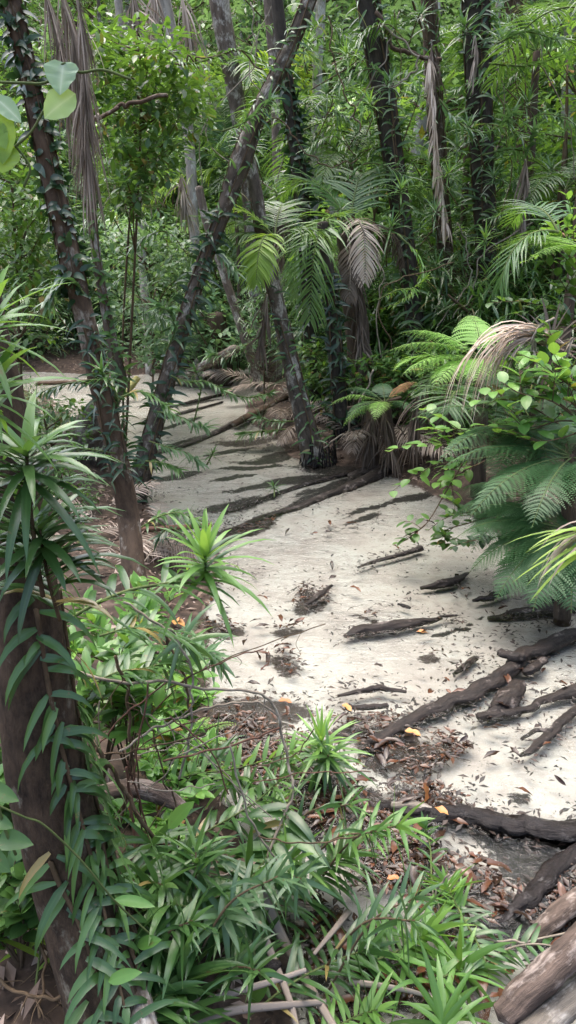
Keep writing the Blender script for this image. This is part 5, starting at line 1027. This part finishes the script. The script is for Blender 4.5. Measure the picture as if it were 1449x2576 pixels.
# ------------------------------------------------------------------ the plants close by
def close(lbl, pts, Y, Lpx, n, nros, mat='strap', W=.13, lift=.3, droop=1.2, stem='stem_green', r=.005, spread=(15, 105), rosL=1.0, name='climbing_pandan', grp=None, head=None, start=.12, axis=None):
    Y_ = Y if hasattr(Y, '__len__') else [Y] * len(pts); p = px_path(pts, Y_); s = np.linalg.norm(p[-1] - CAMP) / FPX; L = Lpx * s
    t = pandan_spray(lbl, p, L, L * W, n, 0 if head else nros, mat, stem, grp, r=r, droop=droop, lift=lift, name=name, rosL=rosL, spread=spread, start=start, axis=axis)
    if head:
        fm = MB(); q = spline(p, 12); rosette(fm, p[-1], nrm(q[-1] - q[-2]) if axis is None else axis, nros, L * 1.05 * rosL, L * W, droop * .9, spread); part(t, 'head', fm, M[head], p[0])
    return t
close('strap leaved plant with a dense head of long glossy leaves on the big smooth trunk', [(108, 1500), (92, 1400), (78, 1290), (66, 1135)], [1.85, 1.82, 1.78, 1.75], 225, 52, 34, 'strap', .12, .4, 1.6, 'stem', .007, (38, 118), 1.0)
close('second head of dark drooping strap leaves lower on the big smooth trunk', [(150, 1560), (120, 1450), (100, 1330)], [1.9, 1.85, 1.8], 200, 34, 20, 'strap', .13, .2, 1.5, 'stem', .006, (30, 125))
close('fresh yellow green strap leaves reaching in at the edge above the glossy head', [(-60, 1000), (-45, 900), (-30, 790)], 1.6, 200, 26, 24, 'strap_bright', .125, .4, 1.1, 'stem', .006, (25, 115))
close('glossy strap leaves hanging in at the edge below the yellow green ones', [(-70, 1150), (-40, 1060), (-22, 960)], 1.6, 200, 26, 20, 'strap_bright', .125, .3, 1.3, 'stem', .006, (30, 120))
close('long leafy stem reaching over the bank with an upright bright green head', [(70, 1640), (190, 1548), (310, 1490), (420, 1468), (508, 1458), (516, 1392)], [2.1, 2.2, 2.3, 2.4, 2.5, 2.5], 165, 22, 36, 'strap', .125, .15, 1.3, 'stem_green', .0065, (6, 112), 1.05, head='strap_bright', axis=nrm(np.array([.05, -.05, 1.])))
g = ground(803, 1990); hd = at(808, 1850, g[1])
t = pandan_spray('isolated spiky pandan tuft standing at the edge of the sand', [g - [0, 0, .05], (g + hd) / 2, hd - [0, 0, .03]], .25, .021, 10, 46, 'strap_bright', 'stem', r=.012, droop=.9, spread=(8, 128), lift=.2, axis=nrm(np.array([0, -.05, 1.])))
t = pandan_spray('lower drooping shoot of the spiky tuft at the edge of the sand', [g - [0, 0, .05], g + [.03, -.02, .12], at(826, 1900, g[1] - .08)], .26, .021, 6, 30, 'strap', 'stem', r=.01, droop=1.4, spread=(30, 140), lift=.2)
for a in (('leafy stalk lying level with upright leaves near the spiky tuft', [(380, 1985), (480, 1950), (600, 1932), (740, 1890)], [2.9, 2.95, 3.0, 3.05], 75, 22, 8, 'strap_bright', .17, .9, .8),
          ('arching leafy stalk below the level one', [(450, 2130), (540, 2080), (640, 2020), (712, 1955)], [2.6, 2.65, 2.7, 2.75], 95, 26, 8, 'strap', .13, .1, 1.3),
          ('leafy bright headed shoot at the middle of the tangle', [(600, 2420), (520, 2320), (460, 2260), (440, 2215), (462, 2170)], [2.2, 2.25, 2.3, 2.3, 2.3], 120, 12, 16, 'strap', .125, .2, 1.2, 'stem_green', .005, (8, 100)),
          ('pale green long leaved head beside the big trunk base', [(560, 2330), (500, 2290), (440, 2275), (408, 2262)], [2.1, 2.1, 2.1, 2.1], 190, 22, 18, 'strap', .125, .0, 1.5),
          ('big leaved spray hanging from the end of the bare vine', [(735, 1985), (705, 2090), (655, 2180), (590, 2250)], [2.6, 2.5, 2.4, 2.3], 140, 26, 10, 'strap', .19, .25, 1.3),
          ('leafy arching stem with dense drooping leaves over the litter hollow', [(560, 2400), (700, 2270), (800, 2205), (868, 2150)], [2.35, 2.45, 2.55, 2.6], 125, 36, 18, 'strap', .125, .05, 1.4),
          ('feathery stem crossing low with a bright tip over the sand', [(620, 2560), (740, 2470), (850, 2415), (935, 2385)], [2.3, 2.4, 2.5, 2.55], 115, 30, 18, 'strap', .12, .2, 1.1),
          ('leafy stem with a bright star head beside the dark hollow', [(900, 2440), (970, 2405), (1030, 2380), (1075, 2345)], [2.55, 2.58, 2.6, 2.62], 130, 20, 26, 'strap_bright', .12, .2, 1.1, 'stem_green', .005, (8, 115)),
          ('slender shoot with an orange leaf above growing from the sand', [(1095, 2290), (1086, 2215), (1082, 2130), (1066, 2075)], [2.8, 2.82, 2.85, 2.86], 48, 16, 12, 'strap', .2, .5, 1.0),
          ('bushy tuft of short leaves by the brown litter hollow', [(1180, 2330), (1150, 2280), (1120, 2220)], [2.62, 2.66, 2.7], 80, 18, 20, 'strap_bright', .12, .5, 1.0),
          ('leafy stem sloping down between the tuft and the pinkish log', [(1130, 2230), (1160, 2300), (1200, 2370), (1230, 2440)], [2.65, 2.6, 2.5, 2.45], 90, 26, 0, 'strap', .125, .2, 1.3),
          ('drooping star head in front of the weathered pinkish log', [(1060, 2480), (1110, 2460), (1150, 2440), (1172, 2420)], [2.45, 2.45, 2.45, 2.45], 120, 10, 26, 'strap_bright', .12, .2, 1.2, 'stem_green', .005, (15, 120)),
          ('upright narrow leaved tuft at the bottom edge by the pinkish log', [(1110, 2680), (1112, 2600), (1115, 2540)], [2.2, 2.2, 2.2], 130, 6, 24, 'strap_bright', .12, .5, .9, 'stem_green', .005, (6, 80)),
          ('vine with small hanging leaves running over the pinkish log', [(1200, 2450), (1260, 2395), (1350, 2375), (1480, 2400)], [2.3, 2.3, 2.25, 2.2], 60, 20, 0, 'strap', .2, -.1, 1.0, 'stem_pale'),
          ('broad tuft of long leaves at the bottom edge of the tangle', [(420, 2680), (440, 2560), (455, 2440)], [1.95, 1.95, 1.95], 170, 16, 20, 'strap', .13, .3, 1.3),
          ('glossy leaf spray at the foot of the big trunk', [(300, 2640), (360, 2540), (420, 2480)], [1.9, 1.9, 1.9], 140, 20, 10, 'strap', .13, .2, 1.3),
          ('light leafed stem slanting in at the bottom edge', [(760, 2680), (830, 2600), (890, 2560), (950, 2540)], [2.2, 2.25, 2.3, 2.3], 95, 24, 12, 'strap_bright', .12, .3, 1.1),
          ('dense dark spray over the dry flat blades', [(660, 2480), (640, 2400), (600, 2340), (540, 2310)], [2.15, 2.15, 2.15, 2.15], 130, 24, 12, 'strap', .125, .1, 1.4),
          ('long leaved spray fanning out below the leaning bright head', [(250, 1600), (330, 1580), (410, 1590), (480, 1620)], [2.5, 2.55, 2.6, 2.7], 110, 22, 12, 'strap', .13, .2, 1.3),
          ('arching strap leaves behind the big trunk at knee height', [(230, 1720), (300, 1690), (370, 1680), (430, 1660)], [2.6, 2.65, 2.7, 2.8], 110, 22, 14, 'strap', .125, .3, 1.2),
          ('thin leaved spray at the edge of the sand below the leaning head', [(420, 1700), (480, 1650), (520, 1640), (545, 1660)], [3.2, 3.25, 3.3, 3.3], 95, 18, 14, 'strap_pale', .13, .3, 1.2),
          ('yellowing strap leaves on the shaded bank by the big trunk', [(90, 2480), (100, 2400), (105, 2340)], [2.2, 2.2, 2.2], 110, 4, 8, 'palm_lit', .14, .5, 1.0)): close(*a)
# the tangle of pandans on the near bank: individual plants nobody would tell apart
GP = 'pandans in the tangle on the near bank'; r_ = np.random.default_rng(19); n_ = 0
poly_t = [(330, 1560), (440, 1560), (500, 1900), (690, 1960), (720, 2150), (860, 2330), (930, 2560), (330, 2560), (250, 2150), (230, 1800)]
def inside(q, poly):
    s = False
    for i in range(len(poly)):
        a, b = poly[i], poly[(i + 1) % len(poly)]
        if (a[1] > q[1]) != (b[1] > q[1]) and q[0] < a[0] + (q[1] - a[1]) * (b[0] - a[0]) / (b[1] - a[1]): s = not s
    return s
while n_ < 25:
    q = (220 + 720 * r_.random(), 1560 + 1040 * r_.random())
    if not inside(q, poly_t): continue
    g = ground(*q); h = .18 + .30 * r_.random(); a = r_.normal(0, .9); e = g + [math.cos(a) * h * .9, math.sin(a) * h * .5 - .05, h]
    if e[1] < 1.75 or g[1] < 1.9: continue
    L = .14 + .09 * r_.random()
    pandan_spray('strap leaved pandan tangled with its neighbours on the near bank', [g - [0, 0, .05], (g + e) / 2 + [0, 0, h * .25], e], L, L * .11, 15, 10, ['strap', 'strap', 'strap_pale', 'strap_bright'][int(r_.integers(4))], 'stem', GP, .005, 1.2, .3); n_ += 1
# leafy low shrubs of the near bank
for lbl, base, Y, Ht, sp, lL, lW, mat, ntw in (('bright green broad leaved shrub below the leaning leafy stem', (300, 1640), 3.1, .62, .42, .15, .05, 'broad_bright', 6), ('second light green shrub beside the foot of the bending trunk', (300, 1560), 4.0, .55, .45, .15, .055, 'broad_bright', 6),
                                             ('darker broad leaved shrub behind the glossy strap leaves', (220, 1600), 3.0, .75, .4, .16, .055, 'broad', 6), ('low leafy herb by the dark water edge', (430, 1720), 3.6, .3, .3, .10, .04, 'broad_bright', 8),
                                             ('small bright herb under the bare vine', (440, 1850), 3.3, .22, .28, .09, .035, 'broad_bright', 8), ('low herb among the strap leaves below the pinkish dead log', (400, 2080), 2.8, .2, .3, .08, .035, 'broad_bright', 8),
                                             ('heart leaved creeper in the shade beside the big trunk', (20, 2230), 2.3, .6, .25, .10, .075, 'broad', 8), ('small leaved plant at the bottom corner by the big trunk', (60, 2480), 2.0, .4, .22, .08, .05, 'broad', 7)):
    b = at(*base, Y); b[2] = H(b[0], b[1]); t = thing('low_shrub', lbl, 'shrub', b); fm, sm = MB(), MB(); twig_shrub(fm, sm, b, Ht, sp, ntw, lL, lW, 12, 'broad' if 'heart' not in lbl else 'heart', .6, 4, .008); part(t, 'stem', sm, M['stem']); part(t, 'foliage', fm, M[mat])
for lbl, px, py, L, nf, m_ in (('small lacy fern beside the bare vine', 445, 1905, .34, 8, 'fern_bright'), ('small lacy fern near the dark hollow of the bank', 400, 1760, .36, 8, 'fern'), ('low lacy fern under the level leafy stalk', 480, 1870, .3, 7, 'fern_bright'), ('low fern by the water below the leaning head', 430, 1640, .4, 8, 'fern')):
    g = ground(px, py); t = tree_fern(lbl, nf, L, L * .45, .03, M[m_], .8, 1.3, n=16, m=9).root; t.name = 'fern'; t['category'] = 'fern'; t.location = tuple(g)
# heart leaved vine close to the lens
t = thing('heart_leaved_vine', 'pale heart leaved vine crossing the top corner with two large lit leaves', 'climber', at(0, 208, 1.35)); sm = MB()
for pth in ([(-30, 205), (60, 209), (120, 206), (160, 160), (200, 182), (260, 176), (330, 200)], [(-30, 430), (40, 368), (80, 330), (112, 275), (130, 255)], [(40, 368), (75, 420), (60, 470)]): tube(sm, px_path(pth, 1.35), .0022, n=30, sides=6)
part(t, 'stem', sm, M['stem_green'])
M['heart'] = leaf_mat('pale_heart_leaf', (.16, .27, .13), (.22, .34, .18), (.3, .42, .25), (.4, .6, .1), .25, .3, .6, rib=.9, ribc=(.55, .62, .45)); M['heart_lit'] = leaf_mat('lit_heart_leaf', (.2, .33, .08), (.28, .42, .12), (.36, .5, .18), (.5, .7, .1), .3, .4, rib=.9, ribc=(.6, .68, .35))  # sky sheen and light on these leaves are put into their colours
def vleaf(px, py, tx, ty, wpx, mat, prof='heart', Y=1.35, face=(.0, -1, .45), segs=10, droop=.25):
    a, b = at(px, py, Y), at(tx, ty, Y - .015); mb = MB(); leaves(mb, a, nrm(b - a), np.array(face, float), np.linalg.norm(b - a) * 1.06, wpx * Y * 1.03 / FPX, droop, prof, segs, .3, rnd=[.5], wav=.12); return mb
part(t, 'leaf', vleaf(160, 157, 150, 234, 78, 'heart'), M['heart'], label='pale bluish heart shaped leaf')
part(t, 'leaf', vleaf(190, 236, 112, 288, 62, 'heart_lit', 'broad', face=(.3, -1, .3)), M['heart_lit'], label='lit yellow green leaf turned on its side')
part(t, 'leaf', vleaf(-12, 245, 52, 300, 40, 'heart', 'broad', face=(-.3, -1, .6)), M['heart'])
for x, y, tx, ty, w_ in ((2, 270, 6, 405, 60), (15, 360, 4, 430, 70), (-20, 300, 15, 370, 40)): part(t, 'leaf', vleaf(x, y, tx, ty, w_, '', 'broad', face=(.2, -1, .2)), M['palm_lit'])
# thin climber with single broad leaves in front of the big trunk
t = thing('broad_leaved_vine', 'thin pale green vine slanting across the big trunk with a few oval leaves', 'climber', at(0, 2030, 1.75)); sm = MB()
tube(sm, px_path([(-40, 2010), (60, 2055), (110, 2075), (200, 2160), (285, 2262), (350, 2325), (420, 2390), (470, 2460)], [1.72, 1.74, 1.75, 1.8, 1.85, 1.9, 1.95, 2.0]), .003, n=40, sides=6); part(t, 'stem', sm, M['stem_green'])
for x, y, tx, ty, w_, Y in ((288, 2262, 385, 2272, 34, 1.85), (423, 2085, 480, 2015, 44, 1.95), (272, 2470, 348, 2440, 42, 1.7), (628, 2518, 668, 2478, 46, 2.05), (345, 2380, 400, 2360, 40, 1.9)): part(t, 'leaf', vleaf(x, y, tx, ty, w_, '', 'broad', Y, (.1, -.6, 1), 6, .4), M['broad_bright'])
t = thing('big_leaved_vine', 'dark broad leaves at the edge of the picture beside the big trunk', 'climber', at(-20, 2000, 1.6)); sm = MB(); tube(sm, px_path([(-40, 1880), (-10, 2000), (10, 2080), (40, 2150)], 1.6), .004, n=16, sides=6); part(t, 'stem', sm, M['stem_green'])
for x, y, tx, ty, w_ in ((-30, 1985, 45, 2010, 60), (0, 2110, 80, 2120, 66), (-20, 2060, 30, 2080, 50), (-30, 2150, 25, 2190, 60)): part(t, 'leaf', vleaf(x, y, tx, ty, w_, '', 'heart', 1.6, (.2, -.7, .8), 6), M['broad'])
# bare vines and twigs of the tangle
def vine(lbl, pts, Y, r, mat='stem', name='bare_vine', twigs=0, tl=.12):
    p = px_path(pts, Y); p = spline(p, len(p) * 4); p[1:-1] += rng.normal(0, .004, (len(p) - 2, 3)); mb = MB(); q, T = tube(mb, p, r, n=len(p) * 3, sides=7, rough=.12, freq=3)
    for k in range(twigs):
        i = int(rng.integers(5, len(q) - 3)); e = q[i] + nrm(rng.normal(0, .6, 3) + [0, 0, -.9]) * tl * (.5 + rng.random()); tube(mb, [q[i], (q[i] + e) / 2 + rng.normal(0, .012, 3), e], [np.atleast_1d(r)[0] * .5, .001], n=8, sides=5)
    return single(name, mb, M[mat], lbl, 'vine')
for a in (('long bare grey vine running level then bending down over the tangle', [(160, 1688), (300, 1712), (420, 1716), (540, 1732), (655, 1744), (692, 1790), (716, 1860), (728, 1940), (736, 1990), (700, 2090), (660, 2180), (600, 2280)], [2.5, 2.55, 2.6, 2.65, 2.7, 2.7, 2.7, 2.65, 2.6, 2.5, 2.4, 2.3], .0062, 'stem_pale', 'bare_vine', 7),
          ('second bare vine joining the long grey one from below', [(300, 1890), (400, 1830), (480, 1795), (560, 1772), (640, 1768), (700, 1800)], [2.5, 2.6, 2.65, 2.7, 2.7, 2.7], .005, 'stem_pale', 'bare_vine', 4),
          ('dark knobbly stem slanting down through the tangle', [(200, 1830), (260, 1905), (310, 1985), (355, 2060), (420, 2170), (490, 2290)], [2.3, 2.35, 2.4, 2.4, 2.4, 2.4], .009, 'stem', 'knobbly_twig', 6, .08),
          ('second dark stem crossing behind the knobbly one', [(290, 1650), (318, 1730), (326, 1850), (332, 1930), (300, 2080)], [2.6, 2.6, 2.6, 2.6, 2.6], .007, 'stem', 'knobbly_twig', 3), ('reddish upright stem in the tangle', [(318, 1930), (335, 2060), (345, 2180), (352, 2300)], 2.5, .006, 'red_bark', 'knobbly_twig', 2),
          ('slim curved stem from the leaning head down to the bare vine', [(310, 1515), (380, 1560), (440, 1600), (478, 1680), (482, 1760), (478, 1850), (450, 1960)], 2.6, .005, 'stem_pale'), ('brown stem running from the leaning stem to the water edge', [(400, 1560), (440, 1650), (470, 1730), (480, 1800)], 2.8, .006, 'stem'),
          ('thin curling tendril in the tangle below the long bare vine', [(320, 1740), (360, 1790), (430, 1810), (470, 1790), (500, 1750)], 2.6, .0025, 'stem_pale'), ('thin straight twig crossing the tangle toward the litter hollow', [(220, 1930), (330, 1900), (430, 1880), (520, 1850)], 2.7, .003, 'stem_pale'),
          ('fine twig leaning against the knobbly stem', [(400, 2320), (440, 2200), (450, 2080), (430, 1980)], 2.45, .004, 'stem'), ('pale twig lying across the lower tangle', [(330, 2290), (430, 2230), (560, 2180), (700, 2190)], 2.45, .004, 'stem_pale'),
          ('dark branching twig in the corner beside the big trunk', [(0, 2290), (80, 2370), (140, 2430), (190, 2460)], 2.2, .006, 'stem', 'knobbly_twig', 10), ('thin dark stem in the corner litter', [(60, 2200), (75, 2300), (110, 2420), (100, 2560)], 2.2, .005, 'stem', 'knobbly_twig', 9), ('low dark twig at the bottom corner', [(-20, 2450), (60, 2500), (150, 2510), (230, 2500)], 2.1, .006, 'stem', 'knobbly_twig', 10),
          ('pale curved twig looping above the pinkish log', [(1130, 2200), (1100, 2240), (1110, 2300), (1180, 2350), (1300, 2370), (1450, 2340)], 2.5, .0045, 'stem_pale', 'bare_vine', 5, .06), ('small bleached twig on the black wet hollow', [(1080, 2260), (1110, 2220), (1170, 2180)], 2.75, .004, 'log_pale', 'twig', 5, .06),
          ('thick dark vine up the pale stem beside the big trunk', [(150, 1500), (165, 1700), (178, 1880), (230, 2100), (330, 2330)], [2.2, 2.2, 2.2, 2.25, 2.3], .008, 'stem', 'knobbly_twig')): vine(*a)
GT = 'bare twigs in the tangle on the near bank'; r_ = np.random.default_rng(33)
for k in range(34):
    x0, y0 = 230 + 420 * r_.random(), 1700 + 560 * r_.random(); ln = 140 + 260 * r_.random(); a = r_.choice([r_.normal(1.1, .25), r_.normal(-.35, .3), r_.normal(2.0, .3)]); x1, y1 = x0 + ln * math.cos(a), y0 + ln * math.sin(a)
    o = vine('thin bare twig in the tangle of the near bank', [(x0, y0), ((x0 + x1) / 2 + r_.normal(0, 16), (y0 + y1) / 2 + r_.normal(0, 16)), (x1, y1)], 2.35 + .3 * r_.random(), .0018 + .0025 * r_.random(), ['stem', 'stem_pale', 'red_bark'][k % 3], 'bare_twig', 2, .06); o['group'] = GT
# dry flat frond blades at the bottom
for lbl, pts, Y, w_ in (('broad dry frond stalk running down to the bottom edge', [(655, 2235), (700, 2340), (760, 2450), (850, 2600)], 2.35, 26), ('second dry frond stalk beside the broad one', [(640, 2290), (690, 2420), (730, 2520), (760, 2640)], 2.3, 18), ('dry blade lying level across the bottom of the tangle', [(420, 2545), (560, 2505), (680, 2470), (770, 2440)], 2.15, 18),
                      ('dark dry blade below the level one', [(450, 2590), (570, 2545), (700, 2530), (820, 2520)], 2.1, 20), ('thin dry blade pointing at the sand with a pale tip', [(880, 2470), (960, 2480), (1040, 2495), (1100, 2515)], 2.35, 12), ('short dry blade over the trickle', [(880, 2290), (840, 2340), (790, 2400)], 2.6, 14)):
    p = px_path(pts, Y); p = spline(p, 14); T = nrm(np.gradient(p, axis=0)); S = nrm(np.cross(T, p - CAMP)); N = np.cross(S, T); mb = MB(); w = w_ * .5 * np.linalg.norm(p[0] - CAMP) / FPX * np.linspace(1.1, .55, 14)[:, None]; th = .004
    ring = np.stack([p - S * w, p - S * w * .4 + N * th * 2, p + S * w * .4 + N * th, p + S * w, p + S * w * .4 - N * th, p - S * w * .4 - N * th * .2], 1)
    i = np.arange(13)[:, None] * 6; j = np.arange(6)[None]; F = np.stack([i + j, i + (j + 1) % 6, i + 6 + (j + 1) % 6, i + 6 + j], -1).reshape(-1, 4); mb.add(ring.reshape(-1, 3), F, .6)
    single('dry_frond_blade', mb, M['dead'], lbl, 'dead frond')
# striped blades hanging in from the edge, some of them withered and curled
t = thing('striped_pandan', 'yellow striped strap blades and curled brown ones hanging in over the sand from the edge', 'pandan', at(1560, 1330, 3.6)); fm, dm = MB(), MB(); o = at(1560, 1335, 3.6)
for mb, n, ang0, ang1, L, dr, W in ((fm, 11, -.1, .55, .56, .9, .034), (dm, 12, -.15, .2, .50, 2.6, .022)):
    a = np.linspace(ang0, ang1, n); D = np.stack([-np.cos(a), rng.normal(-.1, .12, n), -np.sin(a) + .12], -1); leaves(mb, o + rng.normal(0, .02, (n, 3)), D, UP, L * (.85 + .3 * rng.random(n)), W, dr * (.8 + .4 * rng.random(n)), 'strap', 8, .3)
part(t, 'foliage', fm, M['palm_lit']); part(t, 'foliage', dm, M['dead'], label='curled brown withered blades')
# small black stone by the trickle
mb = MB(); c = on_z(685, 2430, .12); tube(mb, [c + [-.03, 0, 0], c, c + [.03, .01, 0]], [.012, .026, .014], n=10, sides=10, rough=.05); single('black_stone', mb, M['log_black'], 'smooth wet black stone among strap leaves by the trickle', 'stone')
